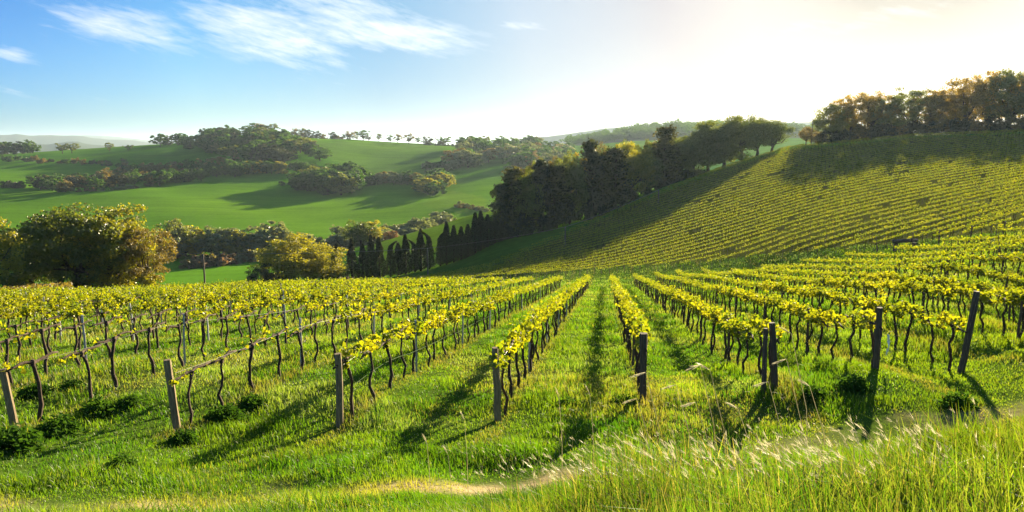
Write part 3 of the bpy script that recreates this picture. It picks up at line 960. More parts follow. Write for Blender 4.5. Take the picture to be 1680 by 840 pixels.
pz = gz(np.array([p[0] for p in posts]), np.array([p[1] for p in posts]))
ax, ay, ad = proj(np.array([p[0] for p in posts]), np.array([p[1] for p in posts]), pz)
pvis = (ax > -25) & (ax < 1705)
pk = set(np.argsort(np.where(pvis, ad, 1e9))[:130].tolist())
mbp = MB()
firstp = {}
for pi, (x, y, k, i, rn) in enumerate(posts):
    z = pz[pi]
    if pi in pk or (i == 0 and k in ENDL):
        if i == 0:
            me = {0: CRACK, 1: KNOB, 4: TALL}.get(k) or (PAL[k % 3] if k < 0 else DRK[k % 3])
            lab = ENDL.get(k, f'wooden end post of {rn}')
        else:
            me = STK[i % 2] if k <= 0 else STKD[i % 2]
            f0 = 1 if k in ENDL else firstp.setdefault(k, i)
            lab = f"{'slender grey metal' if k <= 0 else 'thin dark wooden'} stake, {ORDW[i - f0] if i - f0 < 20 else ORD(i - f0 + 1)} stake visible along {rn}"
        o = tag(obj('trellis_post', me, loc=(x, y, z)), lab, 'post', 'posts carrying the vine trellis')
        o.rotation_euler = (tiltn(.02), tiltn(.02), rng.uniform(0, 6))
        if i == 0 and k in ENDV:
            b_, t_ = ENDV[k]
            dv_ = t_ - b_
            o.location = b_
            o.rotation_euler = dv_.to_track_quat('Z', 'Y').to_euler()
            o.scale = (1, 1, dv_.length / {4: 1.72, 1: 1.3}.get(k, 1.28))
    else:
        mbp.tube([(x, y, z - .2), (x + tiltn(.03), y + tiltn(.03), z + 1.32)], .03, 5)
for (x, y, z, s_) in far_post:
    if d_far(x, y, z) < 135:
        mbp.tube([(x, y, z - .2), (x + rng.normal(.1, .15), y + tiltn(.1), z + 1.45)], .055, 5)
tag(obj('trellis_posts', mbp.mesh('trellis_posts', M['dark_wood'])), 'thin trellis stakes of the more distant vine rows', 'posts', kind='stuff')
# second post of the pair
x, y = xy_of(ROWU[2] - .22, ROWS[2][0] - .1)
o = tag(obj('trellis_post', DRK[1], loc=(x, y, g1(x, y))), 'thinner dark wooden post, left one of a close pair', 'post', 'posts carrying the vine trellis')
o.scale = (.75, .75, .98)

# wires and the drip pipe
def row_line(u, v0, v1, h, step=2.0):
    vv = np.arange(v0, v1, step)
    xs, ys = xy_of(u + 0 * vv, vv)
    return np.column_stack([xs, ys, gz(xs, ys) + h])
for k in sorted(ROWS):
    u = ROWU[k]
    mb = MB()
    mb.tube(row_line(u + .03, ROWS[k][0], v_end(u), 1.07), .003, 4, cap=False)
    tag(obj('trellis_wire', mb.mesh('trellis_wire', M['wire'])), 'steel wire along the top of ' + ROWS[k][1], 'wire', 'wires of the vine trellis')
mb = MB(); u = ROWU[-1]
mb.tube(row_line(u + .04, ROWS[-1][0] + .5, 55, .55, 1.0) + 0, .0065, 4)
tag(obj('drip_pipe', mb.mesh('drip_pipe', M['pipe'])), 'pale green drip pipe along the row of the straight grey post', 'pipe')
# rag on the post
x, y = xy_of(ROWU[3] + .14, ROWS[3][0] - .1)
zr = g1(x, y)
mb = MB()
pts = np.array([(0, 0, .78), (.05, .02, .74), (.06, .0, .6), (.02, .03, .62), (.03, -.02, .5), (.055, .01, .42), (.01, .02, .3), (-.01, -.01, .45)])
mb.add(np.vstack([pts, pts + [0.004, .012, 0]]), [(0, 1, 2, 3), (3, 2, 5, 4), (4, 5, 6, 7), (8, 11, 10, 9), (11, 12, 13, 10), (12, 15, 14, 13), (0, 8, 9, 1), (1, 9, 10, 2), (2, 10, 13, 5), (5, 13, 14, 6)])
tag(obj('plastic_rag', mb.mesh('plastic_rag', M['rag']), loc=(x, y, zr)), 'torn white plastic rag hanging on a dark end post', 'rag')

# ------------------------------------------------------------------ weeds under the left rows
def weed_mesh(seed):
    n_ = 800
    d_ = rand_unit(n_); d_[:, 2] = np.abs(d_[:, 2])
    rad = rng.uniform(.35, 1, n_) ** .6
    C_ = d_ * rad[:, None] * np.array([.36, .36, .36]) * (1 + .5 * (rng.random((n_, 1)) - .5))
    V_, F_ = cards(C_, .056, aspect=.5)
    mb_ = MB(); mb_.add(V_, F_)
    return mb_
WEED = [weed_mesh(i).mesh('weed_clump', M['weed']) for i in range(4)]
for j, (px, py, s, lab) in enumerate([(18, 742, 1.15, 'large dark leafy weed clump at the foot of the leftmost post'), (92, 716, 1.0, 'dark weed clump, second from the left edge'), (160, 680, .95, 'dark weed clump between the leftmost and second post, upper'), (214, 666, .7, 'small weed clump under bare vines left of the pale slanting post'),
                                      (368, 694, 1.0, 'round dark weed clump right of the pale slanting post'), (414, 668, .8, 'greyish weed clump farther right behind the round dark one'), (118, 640, .7, 'small weed clump high under the second bare row'), (58, 652, .9, 'weed clump at left under the bare cordon'),
                                      (300, 728, .7, 'low weed tuft at the foot of the pale slanting post'), (195, 772, .6, 'low weed in the open grass at lower left'), (1572, 668, .8, 'wide dark weed clump below the slanting post'), (1335, 655, .8, 'bright weed clump in front of the paired posts, right'), (1400, 640, .85, 'weed clump at the foot of the white-rag post'),
                                      (930, 668, .6, 'dark weed in the grassy aisle'), (1025, 668, .7, 'brownish weed left of the dark knobbly post')]):
    x, y, z = hit(px, py)
    o = tag(obj('leafy_plant', WEED[j % 4], loc=(x, y, z - .03)), lab, 'weed', 'leafy weed clumps in the grass')
    o.scale = (s * 1.05, s * .95, s * .9)
    o.rotation_euler = (0, 0, rng.uniform(0, 6))

# ------------------------------------------------------------------ trees (built one unit tall, scaled when placed)
def limb(mb, a, b, r0, r1, k=5, jit=.02, sides=6):
    a, b = np.asarray(a, float), np.asarray(b, float)
    t_ = np.linspace(0, 1, k)[:, None]
    P_ = a + (b - a) * t_ + rng.normal(0, jit, (k, 3)) * np.sin(t_ * np.pi)
    mb.tube(P_, np.linspace(r0, r1, k), sides, cap=False)


def broadleaf(ncl, lpc, ls, wid=.42, z0=.28, cr=(.06, .115)):
    """trunk builder and crown builder of a spreading tree: uneven clumps on a branching frame"""
    tb, C_ = MB(), []
    fork = .24 + rng.uniform(-.04, .05)
    tb.tube([(0, 0, -.06), (rng.normal(0, .01), rng.normal(0, .01), fork * .5), (rng.normal(0, .015), rng.normal(0, .015), fork)], [.036, .026, .022], 7, cap=False)
    lob = [(rng.uniform(0, 2 * np.pi), rng.uniform(.7, 1.15)) for _ in range(6)]
    cen = []
    for _ in range(ncl):
        while True:
            p = rng.uniform(-1, 1, 3)
            q_ = np.linalg.norm(p)
            if .35 < q_ < 1: break
        an = math.atan2(p[1], p[0])
        k_ = min(lob, key=lambda l: abs((l[0] - an + np.pi) % (2 * np.pi) - np.pi))[1]
        zc = z0 + (1 - z0) * .5
        cen.append((p[0] * wid * k_, p[1] * wid * k_, zc + p[2] * (1 - z0) * .5 * rng.uniform(.8, 1.0) * (k_ * .3 + .7)))
    cen = np.array(cen)
    cen[:, 2] = np.minimum(cen[:, 2], .955)
    for i_ in range(0, ncl, max(1, ncl // 14)):
        limb(tb, (0, 0, fork * rng.uniform(.75, 1)), cen[i_] * [.8, .8, .95], .015, .003, jit=.03)
    for c_ in cen:
        rad = rng.uniform(*cr)
        d_ = rand_unit(lpc) * (rng.random((lpc, 1)) ** .45) * rad * np.array([1.15, 1.15, .75])
        C_.append(c_ + d_)
    C_ = np.vstack(C_)
    cb = MB(); V_, F_ = cards(C_, ls); cb.add(V_, F_)
    return tb, cb


def cypress(n_=3000, ls=.017, bend=0.0):
    tb, cb = MB(), MB()
    tb.tube([(0, 0, -.05), (0, 0, .4), (0, 0, .8)], [.02, .014, .004], 6, cap=False)
    z_ = rng.uniform(.04, 1, n_) ** .9
    prof = .118 * np.clip(np.minimum(z_ / .12, 1), 0, 1) * np.clip(1.0 - z_, 0, 1) ** .8 + .006
    an = rng.uniform(0, 2 * np.pi, n_)
    rr_ = prof * (.55 + .45 * rng.random(n_)) * (1 + .35 * np.sin(an * 3 + z_ * 17) * rng.random(n_))
    bx = bend * np.clip(z_ - .68, 0, 1) ** 2 * 3.2
    C_ = np.column_stack([rr_ * np.cos(an) + bx, rr_ * np.sin(an), z_ - np.abs(bx) * .55])
    V_, F_ = cards(C_, ls, aspect=.45); cb.add(V_, F_)
    return tb, cb


def conifer(n_w=16, lpw=170, ls=.018, wid=.2):
    """dark shaggy evergreen: whorls of drooping sprays on a straight stem"""
    tb, C_ = MB(), []
    tb.tube([(0, 0, -.05), (rng.normal(0, .01), 0, .5), (0, 0, .97)], [.024, .015, .003], 6, cap=False)
    for w in range(n_w):
        z_ = .12 + .85 * (w + rng.uniform(-.3, .3)) / n_w
        rw = wid * (1.08 - z_) ** .65 * rng.uniform(.75, 1.2)
        nb_ = 6
        for b_ in range(nb_):
            an = rng.uniform(0, 2 * np.pi)
            e = np.array([math.cos(an) * rw, math.sin(an) * rw, rng.uniform(-.02, .05)])
            tb.tube([(0, 0, z_), (e[0] * .7, e[1] * .7, z_ + e[2])], [.006, .002], 4, cap=False)
            t_ = rng.random((lpw // nb_, 1)) ** .6
            C_.append(np.array([0, 0, z_]) + e * t_ + rng.normal(0, .026, (lpw // nb_, 3)) * [1, 1, .8])
    C_ = np.vstack(C_); cb = MB(); V_, F_ = cards(C_, ls); cb.add(V_, F_)
    return tb, cb


def bush(n_cl, lpc, ls):
    C_, tb = [], MB()
    for _ in range(n_cl):
        p = rand_unit(1)[0] * rng.uniform(.4, 1); p[2] = abs(p[2])
        c_ = np.array([p[0] * .5, p[1] * .5, .1 + p[2] * .72])
        C_.append(c_ + rand_unit(lpc) * (rng.random((lpc, 1)) ** .5) * rng.uniform(.12, .2))
    for _ in range(4):
        limb(tb, (rng.normal(0, .04), rng.normal(0, .04), -.05), (rng.normal(0, .2), rng.normal(0, .2), .6), .02, .006)
    cb = MB(); V_, F_ = cards(np.vstack(C_), ls); cb.add(V_, F_)
    return tb, cb


KIN = {}
def make_kind(key, fn, nvar, mats):
    tr, cr = [], {}
    vs = [fn() for _ in range(nvar)]
    KIN[key] = [(tb.mesh('trunk', M['bark'], True), cb) for tb, cb in vs]
    CR[key] = {}
CR = {}
make_kind('near', lambda: broadleaf(150, 85, .0135, wid=.43, z0=.07), 5, None)
make_kind('open', lambda: broadleaf(105, 75, .0135, wid=.46, z0=.22), 4, None)
make_kind('airy', lambda: broadleaf(125, 72, .0125, wid=.45, z0=.13, cr=(.045, .09)), 6, None)
make_kind('mid', lambda: broadleaf(70, 46, .022, wid=.4, z0=.16), 4, None)
make_kind('cyp', lambda: cypress(), 3, None)
make_kind('cypb', lambda: cypress(bend=-.4), 2, None)
make_kind('con', lambda: conifer(), 4, None)
make_kind('bush', lambda: bush(22, 80, .035), 3, None)
make_kind('far', lambda: broadleaf(56, 34, .041, wid=.5, z0=.0), 7, None)
make_kind('farb', lambda: bush(16, 40, .07), 4, None)
make_kind('faro', lambda: broadleaf(26, 26, .042, wid=.46, z0=.2), 5, None)


def crown_mesh(key, vi, mat):
    d_ = CR[key]
    if (vi, mat) not in d_:
        cb = KIN[key][vi][1]
        d_[(vi, mat)] = cb.mesh('crown', M[mat])
    return d_[(vi, mat)]


FARM = {}
def far_mesh(key, vi, mat):
    if (key, vi, mat) not in FARM:
        tb, cb = KIN[key][vi]
        # join trunk and crown: these trees are only a few pixels tall
        nv = len(tb.vertices)
        tv = np.empty(nv * 3, np.float32); tb.vertices.foreach_get('co', tv)
        tf = np.array([p.vertices[:] for p in tb.polygons])
        mb_ = MB(); mb_.add(tv.reshape(-1, 3), tf, 1)
        for a_, b_ in [(np.vstack(cb.V), np.vstack(cb.F))]:
            mb_.add(a_, b_, 0)
        FARM[(key, vi, mat)] = mb_.mesh('tree', [M[mat], M['bark']])
    return FARM[(key, vi, mat)]


def tree(name, px, Y, top=None, w=None, key='mid', mat='oak', label='', cat='tree', group=None, h=None, parts=True, loc=None, sink=.1):
    x, y, z = loc if loc is not None else at_px(px, Y)
    if h is None:
        a, b = pix(px, top)
        h = max(b * y - (z - sink), 1.0)
    wid = {'near': .86, 'airy': .9, 'open': .92, 'mid': .8, 'cyp': .2, 'cypb': .22, 'con': .4, 'bush': 1.2, 'far': .94, 'farb': 1.2, 'faro': .9}[key]
    sx = h if w is None else (w / FPX * y / wid)
    vi = int(rng.integers(len(KIN[key])))
    if parts:
        o = obj(name, None, loc=(x, y, z - sink))
        obj('trunk', KIN[key][vi][0], o)
        obj('crown', crown_mesh(key, vi, mat), o)
    else:
        o = obj(name, far_mesh(key, vi, mat), loc=(x, y, z - sink))
    o.scale = (sx, sx, h)
    o.rotation_euler = (0, 0, rng.uniform(0, 6.28) if key != 'cypb' else (0 if rng.random() < .6 else math.pi))
    return tag(o, label, cat, group)


# big trees beyond the left end of the vines
for px, Y, top, w, key, mat, lab in [
    (-20, 82, 343, 130, 'airy', 'lime', 'yellow-green tree cut by the left edge of the photo'), (55, 96, 360, 150, 'near', 'oak', 'dark green tree with a thin forked trunk beside the yellow-green edge tree'),
    (132, 92, 326, 185, 'near', 'oak', 'tallest broad dark tree of the left group, with reddish top'), (196, 95, 336, 150, 'near', 'lime', 'green tree right of the tallest in the left group'),
    (240, 93, 366, 100, 'airy', 'bud', 'rusty yellow budding tree at the right end of the left group'), (100, 108, 355, 130, 'airy', 'bud', 'reddish-brown budding tree behind the tallest left tree'), (222, 100, 358, 80, 'airy', 'lime', 'bright lime tree behind the rusty one at left'),
    (480, 138, 382, 120, 'near', 'lime', 'large rounded yellow-green tree left of the cypress row'), (528, 142, 394, 84, 'near', 'lime', 'smaller yellow-green tree touching the first cypresses'), (432, 132, 432, 48, 'near', 'dark', 'small dark tree at the left foot of the yellow-green tree'),
    (592, 225, 358, 60, 'mid', 'oak', 'dark green tree rising behind the first cypresses'), (612, 230, 360, 40, 'mid', 'lime', 'light lime tree just right of the dark valley tree')]:
    tree('broadleaf_tree', px, Y, top, w, key, mat, lab)
for px, Y, top, w, mat, lab in [(272, 101, 458, 44, 'bud', 'brownish bush at the right foot of the left tree group'), (15, 88, 440, 110, 'oak', 'green undergrowth bush below the edge tree'), (105, 90, 448, 100, 'oak', 'green undergrowth bush below the tallest left tree'), (185, 92, 445, 90, 'lime', 'lit green undergrowth bush between left trunks'), (240, 92, 440, 70, 'lime', 'yellow-green bush under the rusty tree'),
                                (470, 122, 452, 70, 'grey', 'pale grey-green bush before the yellow-green tree'), (515, 122, 458, 60, 'grey', 'grey-green bush by the first cypress foot'), (395, 128, 468, 70, 'dark', 'long low dark bush at the edge of the bright field'), (365, 128, 472, 40, 'dark', 'low dark bush at the left tip of the hedge'), (640, 235, 372, 34, 'rust', 'round pinkish-brown bush in the valley')]:
    tree('bush', px, Y, top, w, 'bush', mat, lab, 'bush')

# cypress row
cyp = [(554, 400, 0), (578, 391, 0), (596, 400, 0), (610, 385, 0), (623, 389, 0), (641, 391, 1), (654, 398, 0), (666, 385, 0), (681, 389, 1), (691, 375, 0), (705, 376, 1), (723, 375, 1), (733, 364, 0), (745, 370, 0), (757, 372, 0), (768, 368, 0), (780, 349, 0), (789, 346, 0), (800, 352, 0), (812, 355, 0), (822, 362, 0), (834, 360, 0)]
for j, (px, top, b) in enumerate(cyp):
    Y = np.interp(px, [554, 640, 702, 760, 834], [150, 155, 158, 162, 168])
    tree('cypress_tree', px, Y, top, 23 if not b else 19, 'cypb' if b else 'cyp', 'dark', f"{'bent-tipped ' if b else 'slim dark '}cypress, {ORD(j + 1)} from the left end of the cypress row", 'cypress', 'dark cypresses in a row below the hill')
# belt of dark trees beside the far vineyard
belt = [(822, 300, 36, 'con'), (840, 274, 44, 'con'), (862, 278, 46, 'near'), (886, 260, 42, 'con'), (910, 268, 48, 'con'), (936, 250, 46, 'near'), (966, 226, 42, 'con'), (986, 252, 46, 'con'), (1008, 238, 44, 'con'), (1036, 232, 50, 'near'), (1062, 248, 50, 'near'), (1090, 203, 44, 'con'),
        (1112, 222, 54, 'near'), (1137, 212, 58, 'near'), (1162, 198, 60, 'near'), (1188, 189, 62, 'near'), (1216, 187, 60, 'open'), (1241, 191, 56, 'open'), (1266, 194, 54, 'open')]
for j, (px, top, w, key) in enumerate(belt):
    Y = np.interp(px, [820, 900, 1000, 1085, 1200, 1290], [168, 174, 186, 203, 225, 236])
    mat = ('pine' if j % 3 else 'dark') if key == 'con' else ('lime' if j == 9 else 'oak')
    tree('evergreen_tree' if key == 'con' else 'broadleaf_tree', px, Y, top, w * (1.45 if key == 'con' else 1.4), key, mat, f"{'shaggy dark evergreen' if key == 'con' else 'backlit broadleaf tree'}, {ORD(j + 1)} from the lower left end of the hillside tree belt", 'tree', 'belt of trees beside the hillside vineyard')
for j, (px, top, mat) in enumerate([(832, 286, 'dark'), (858, 262, 'bud'), (880, 258, 'oak'), (905, 250, 'bud'), (930, 240, 'oak'), (955, 244, 'gold'), (978, 232, 'bud'), (1002, 236, 'oak'), (1026, 228, 'oak'), (1052, 226, 'oak'), (1075, 222, 'bud'), (1100, 222, 'grey')]):
    Y = np.interp(px, [820, 900, 1000, 1085, 1200, 1290], [178, 184, 196, 213, 236, 247])
    tree('broadleaf_tree', px, Y, top, 50, 'airy', mat, f'sunlit-topped tree, {ORD(j + 1)} from the left in the back rank of the hillside belt', 'tree', 'back rank of the hillside tree belt')
for j in range(15):
    px = 850 + j * 21
    Y = np.interp(px, [820, 900, 1000, 1085, 1200, 1290], [166, 172, 184, 201, 223, 235])
    tree('bush', px, Y - 1, None, 46, 'bush', 'dark', f'dark undergrowth bush, {ORD(j + 1)} from the left under the hillside tree belt', 'bush', 'undergrowth below the tree belt', h=rng.uniform(5, 8) * (1 if j < 9 else .6))
# crest trees on the right
crest = [(1366, 166, 50, 'oak'), (1394, 152, 58, 'gold'), (1428, 148, 60, 'gold'), (1460, 154, 54, 'oak'), (1494, 137, 62, 'oak'), (1526, 146, 52, 'gold'), (1554, 143, 54, 'gold'), (1584, 120, 64, 'gold'), (1618, 110, 70, 'gold'), (1652, 108, 66, 'oak'), (1688, 110, 74, 'gold'), (1725, 112, 70, 'oak'), (1765, 115, 70, 'gold')]
for j, (px, top, w, mat) in enumerate(crest):
    Y = np.interp(px, [1350, 1500, 1680, 1850], [231, 216, 201, 191]) + rng.uniform(0, 4)
    tree('broadleaf_tree', px, Y, top, w * 1.3, 'near' if j % 3 == 0 else 'airy', mat, f'backlit brown-gold tree, {ORD(j + 1)} from the left on the right-hand crest', 'tree', 'backlit trees on the right-hand crest')
for j in range(19):
    px = 1345 + j * 22
    Y = np.interp(px, [1350, 1500, 1680, 1850], [230, 215, 200, 190])
    tree('bush', px, Y, None, 48, 'bush', 'dark' if j % 3 else 'bud', f'dark hedge bush, {ORD(j + 1)} from the left under the crest trees', 'bush', 'hedge bushes under the crest trees', h=rng.uniform(4, 7.5))
tree('small_tree', 1322, 230, 207, 30, 'open', 'bud', 'small thin tree beside the tall pole on the crest')


def scatter(name, poly, n_, hr, key, mats, label, cat, group, y0=240, wr=(1.25, 1.75)):
    """trees standing inside an outline of ground"""
    px0, px1 = min(p[0] for p in poly), max(p[0] for p in poly)
    py0, py1 = min(p[1] for p in poly), max(p[1] for p in poly)
    c_ = 0
    tries = 0
    pts_ = []
    while c_ < n_ and tries < 8000:
        tries += 1
        px, py = rng.uniform(px0, px1), rng.uniform(py0, py1)
        if not inpoly([px], [py], poly)[0]: continue
        x, y, z = hit(px, py, y0)
        if y > 1500: continue
        if any((x - a_) ** 2 + (y - b_) ** 2 < (hr[0] * .42) ** 2 for a_, b_ in pts_): continue
        pts_.append((x, y))
        h = rng.uniform(*hr)
        o = tree(name, 0, 0, None, None, key, mats[rng.integers(len(mats))], label, cat, group, h=h, parts=False, loc=(x, y, z), sink=.4)
        s = h * rng.uniform(*wr)
        o.scale = (s, s, h)
        c_ += 1
    return c_


def line(name, pl, n_, hr, key, mats, label, cat, group, y0=240, jit=1.5, wr=(1.1, 1.55)):
    pl = np.array(pl, float)
    t_ = (np.arange(n_) + .5 + rng.uniform(-.3, .3, n_)) / n_ * (len(pl) - 1)
    for q_ in t_:
        i_ = min(int(q_), len(pl) - 2)
        px, py = pl[i_] + (pl[i_ + 1] - pl[i_]) * (q_ - i_)
        x, y, z = hit(px, py + rng.uniform(-jit, jit) * .5, y0)
        h = rng.uniform(*hr)
        o = tree(name, 0, 0, None, None, key, mats[rng.integers(len(mats))], label, cat, group, h=h, parts=False, loc=(x, y, z), sink=.4)
        s = h * rng.uniform(*wr)
        o.scale = (s, s, h)


FT = 'broadleaf_tree'
scatter(FT, [(225, 242), (300, 235), (370, 224), (430, 222), (480, 238), (532, 266), (440, 268), (380, 262), (300, 248)], 66, (13, 19), 'far', ['copse', 'copse', 'dark', 'copse', 'oak', 'copse'], 'blue-green tree massed in the wood capping the left hilltop', 'tree', 'wood on the left hilltop')
line(FT, [(60, 312), (120, 311), (200, 305), (300, 298), (400, 284)], 42, (9, 14), 'far', ['dark', 'copse', 'copse', 'bud', 'copse', 'copse', 'copse'], 'dark tree in the brownish belt along the upper edge of the big green field', 'tree', 'brownish tree belt above the big green field', jit=8)
line(FT, [(165, 297), (250, 288), (330, 280), (400, 277)], 16, (10, 14), 'far', ['bud', 'rust', 'bud', 'copse'], 'brown-topped tree at the back of the tree belt above the big field', 'tree', 'brown-topped trees behind the tree belt', jit=5)
line(FT, [(402, 285), (470, 284)], 7, (11, 13), 'far', ['copse', 'lime'], 'small round green tree in the neat line under the hilltop wood', 'tree', 'neat round trees under the hilltop wood')
line(FT, [(480, 282), (520, 284)], 4, (9, 11), 'far', ['copse'], 'round tree between the neat line and the dark clump', 'tree', 'round trees beside the dark clump')
scatter(FT, [(470, 312), (520, 297), (580, 297), (590, 318), (560, 321), (510, 318)], 26, (14, 18), 'far', ['copse', 'copse', 'copse', 'oak'], 'tree in the dark rounded clump casting a long shadow on the field', 'tree', 'dark rounded clump on the big field')
line(FT, [(545, 290), (600, 295)], 5, (11, 14), 'far', ['copse', 'copse'], 'taller tree behind the right end of the dark clump', 'tree', 'tall trees behind the dark clump')
line(FT, [(600, 303), (640, 302), (690, 306)], 11, (9, 12), 'far', ['copse', 'bud', 'grey', 'copse'], 'low tree linking the dark clump and the yellow clump', 'tree', 'low trees linking the two clumps', jit=5)
scatter(FT, [(690, 316), (700, 303), (722, 300), (742, 312), (735, 320), (712, 322)], 12, (11, 14), 'far', ['oak', 'copse', 'lime'], 'yellow-green tree in the right-hand clump on the field', 'tree', 'yellow-green clump on the field')
scatter(FT, [(735, 262), (760, 245), (870, 243), (930, 250), (940, 275), (830, 282), (800, 272), (760, 276)], 48, (13, 20), 'far', ['grey', 'copse', 'copse', 'bud', 'copse', 'copse', 'grey'], 'hazy brown-green tree in the wood behind the dark tree belt', 'tree', 'hazy wood behind the tree belt')
line(FT, [(700, 283), (740, 278), (800, 268)], 10, (8, 11), 'far', ['copse', 'grey'], 'tree in the short hedge line across the upper meadow', 'tree', 'hedge trees across the upper meadow')
line(FT, [(415, 216), (450, 217), (500, 223), (560, 226), (600, 231), (680, 236), (735, 238)], 30, (5, 16), 'faro', ['copse', 'bud', 'dark', 'grey'], 'small tree standing on the skyline above the upper meadow', 'tree', 'trees along the skyline')
line(FT, [(0, 254), (30, 252), (60, 252)], 6, (14, 20), 'far', ['copse', 'dark'], 'dark round tree on the far-left ridge', 'tree', 'dark trees on the far-left ridge')
line('bush', [(480, 221), (520, 225), (575, 228)], 12, (5, 8), 'farb', ['dark', 'copse', 'bud'], 'dark hedge bush under the skyline trees', 'bush', 'hedge under the skyline trees')
line('bush', [(700, 238), (745, 240)], 7, (4, 8), 'farb', ['dark', 'copse'], 'low bush on the skyline right of the trees', 'bush', 'low bushes on the right skyline')
for px, top, lab in [(102, 232, 'left one of two lone trees on the left ridge'), (118, 232, 'right one of two lone trees on the left ridge'), (180, 233, 'single round tree alone on the left ridge'), (210, 236, 'pale small tree at the end of the left ridge field')]:
    tree(FT, px, 930, top, 22 if px < 150 else 16, 'faro', 'oak', lab, parts=False)
line('bush', [(0, 262), (60, 266), (130, 268), (200, 272), (215, 280)], 20, (5, 9), 'farb', ['copse', 'bud', 'dark', 'bud'], 'bush in the hedge crossing the left hillside', 'bush', 'hedge across the left hillside', jit=4)
line('bush', [(0, 308), (40, 308)], 5, (5, 8), 'farb', ['dark', 'copse'], 'dark bush at the left end of the big field edge', 'bush', 'bushes at the left end of the big field')
line('bush', [(95, 315), (190, 312), (225, 308)], 14, (3, 4.5), 'farb', ['grey', 'grey', 'rust'], 'pale grey shrub in the thin line along the field edge', 'bush', 'pale shrubs along the field edge')
line('valley_tree', [(275, 425), (300, 420), (380, 420), (430, 415), (480, 412)], 14, (8, 14), 'far', ['grey', 'grey', 'lime', 'grey'], 'grey-green tree in the thicket on the valley floor', 'tree', 'thicket on the valley floor', 275, jit=6)
tree('broadleaf_tree', 292, 280, 358, 62, 'mid', 'oak', 'tallest green valley tree just right of the left group')
tree('broadleaf_tree', 375, 290, 370, 60, 'mid', 'grey', 'broad grey-green valley tree above the utility pole')
tree('broadleaf_tree', 445, 300, 372, 50, 'mid', 'grey', 'grey-green valley tree above the yellow-green tree')
line('bush', [(310, 440), (350, 436), (420, 428), (460, 424)], 14, (4, 6.5), 'farb', ['bud', 'rust', 'grey'], 'brownish bush in the hedge edging the bright valley field', 'bush', 'hedge edging the bright valley field', 235)
scatter('valley_tree', [(480, 402), (620, 392), (740, 358), (740, 368), (620, 405), (500, 415)], 34, (5, 9), 'farb', ['grey'], 'pale grey-green orchard tree at the foot of the big field', 'tree', 'pale orchard at the foot of the big field', 285)
line('bush', [(745, 338), (770, 342), (800, 348)], 8, (3, 5), 'farb', ['grey', 'bud'], 'small bush at the edge of the sunny wedge of meadow', 'bush', 'bushes by the sunny meadow')

# far wooded hill left of the sun: one hazy mass
mbw = MB()
for _ in range(420):
    px = rng.uniform(930, 1345)
    Yd = rng.uniform(1060, 1300)
    x, y, z = at_px(px, Yd)
    h = rng.uniform(9, 17)
    src = KIN['far'][rng.integers(6)][1]
    V_ = np.vstack(src.V); F_ = np.vstack(src.F)
    sel = rng.random(len(F_)) < .4
    mbw.add(V_[F_[sel].ravel()] * [h * 1.1, h * 1.1, h] + [x, y, z - 1], np.arange(4 * sel.sum()).reshape(-1, 4))
tag(obj('woods', mbw.mesh('woods', M['copse'])), 'distant hazy woods on the hill left of the sun', 'woods', kind='stuff')

# dry vines without leaves at the far left, brownish
mb = MB()
for _ in range(2600):
    px = rng.uniform(-60, 120)
    Yd = rng.uniform(60, 80)
    x, y, z = at_px(px, Yd)
    V_, F_ = cards(np.array([[x, y, z + rng.uniform(.2, 1.6)]]), .16); mb.add(V_, F_)
tag(obj('undergrowth', mb.mesh('undergrowth', M['bud'])), 'brown dry undergrowth behind the vines at the left edge', 'undergrowth', kind='stuff')

# ------------------------------------------------------------------ poles, overhead wire, timber
def pole(px, base, top, lab, Y=None):
    x, y, z = at_px(px, Y) if Y else hit(px, base)
    a, b = pix(px, top)
    h = b * y - z
    o = obj('utility_pole', None, loc=(x, y, z))
    mb_ = MB(); mb_.tube([(0, 0, -.5), (0.02, 0, h * .5), (0, 0, h)], [.15, .13, .1], 8)
    obj('pole', mb_.mesh('pole', M['pole_wood'], True), o)
    mb_ = MB(); mb_.tube([(0, 0, h - .12), (0, 0, h - .02), (0, 0, h + .1)], [.05, .08, .04], 6)
    obj('insulator', mb_.mesh('insulator', M['steel']), o)
    tag(o, lab, 'pole', 'wooden utility poles crossing the valley side')
    return np.array([x, y, z + h + .08])


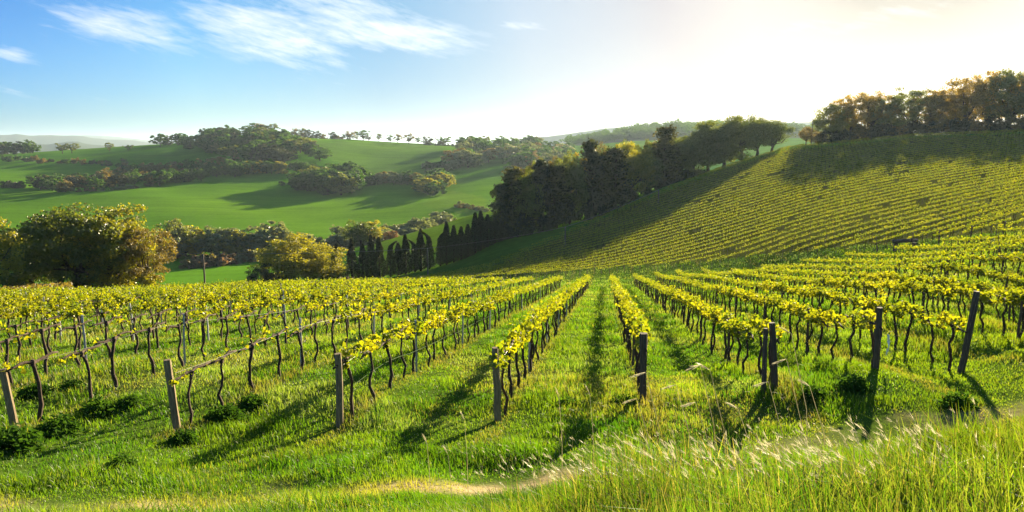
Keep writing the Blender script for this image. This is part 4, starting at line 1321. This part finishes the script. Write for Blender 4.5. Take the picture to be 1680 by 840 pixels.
tops = [pole(-160, 0, 402, 'utility pole left of the photo edge', 108), pole(337, 0, 417, 'thin utility pole before the bright valley field', 112), pole(702, 0, 408, 'utility pole before the cypress row', 136), pole(927, 0, 373, 'utility pole in the shade below the tree belt', 142), pole(1080, 0, 312, 'utility pole beside the upper tree belt', 168)]
mb = MB()
for a_, b_ in zip(tops[:-1], tops[1:]):
    t_ = np.linspace(0, 1, 15)[:, None]
    P_ = a_ + (b_ - a_) * t_
    P_[:, 2] -= 4 * .35 * (t_ * (1 - t_))[:, 0]
    mb.tube(P_, .035, 5, cap=False)
tag(obj('overhead_wire', mb.mesh('overhead_wire', M['wire'])), 'pale overhead wire sagging from pole to pole across the valley side', 'wire')
pole(1331, 0, 193, 'tall bare pole on the crest between the two tree groups', 229)
x, y, z = hit(1466, 415)
x, y, z = at_px(1466, v_end(25) + 4)
o = tag(obj('timber_stack', None, loc=(x, y, z)), 'weathered brown timber beam on a stump where the rows end', 'timber')
o.rotation_euler = (0, 0, R(-12))
mb = MB(); mb.tube([(-.15, 0, .95), (.8, 0, 1.02), (1.9, .1, 1.08)], [.16, .17, .15], 8, rough=.1)
mb.tube([(.2, .25, .98), (1.2, .22, 1.1), (2.0, .3, 1.12)], [.13, .14, .12], 8, rough=.1)
obj('beam', mb.mesh('beam', M['dark_wood']), o)
for xx_ in (.12, 1.7):
    mb = MB(); mb.tube([(xx_, .1, -.2), (xx_, .1, .4), (xx_ + .03, .1, .88)], [.2, .17, .16], 8, rough=.12)
    obj('stump', mb.mesh('stump', M['dark_wood']), o)

# ------------------------------------------------------------------ haze
HZ = 245.0
bx = bpy.data.meshes.new('haze')
x0, x1, y0_, y1, z0, z1 = -24000, 24000, -1500, 25000, float(Z.min()) - 30, HZ
zb = -120.0
vs = [(a_, b_, c_) for c_ in (zb, z1) for b_ in (y0_, y1) for a_ in (x0, x1)]
bx.from_pydata(vs, [], [(0, 2, 3, 1), (4, 5, 7, 6), (0, 1, 5, 4), (2, 6, 7, 3), (0, 4, 6, 2), (1, 3, 7, 5)])
m, T = new_mat('haze_air')
pv = T.n('ShaderNodeVolumePrincipled', ins={'Color': (.64, .82, 1.0, 1), 'Density': 0.5e-4, 'Anisotropy': .4})
o_ = T.n('ShaderNodeOutputMaterial')
T.t.links.new(pv.outputs[0], o_.inputs['Volume'])
bx.materials.append(m)
tag(obj('haze', bx), 'thin pale haze over the valley', 'haze', kind='stuff')
print('objects', len(bpy.data.objects))
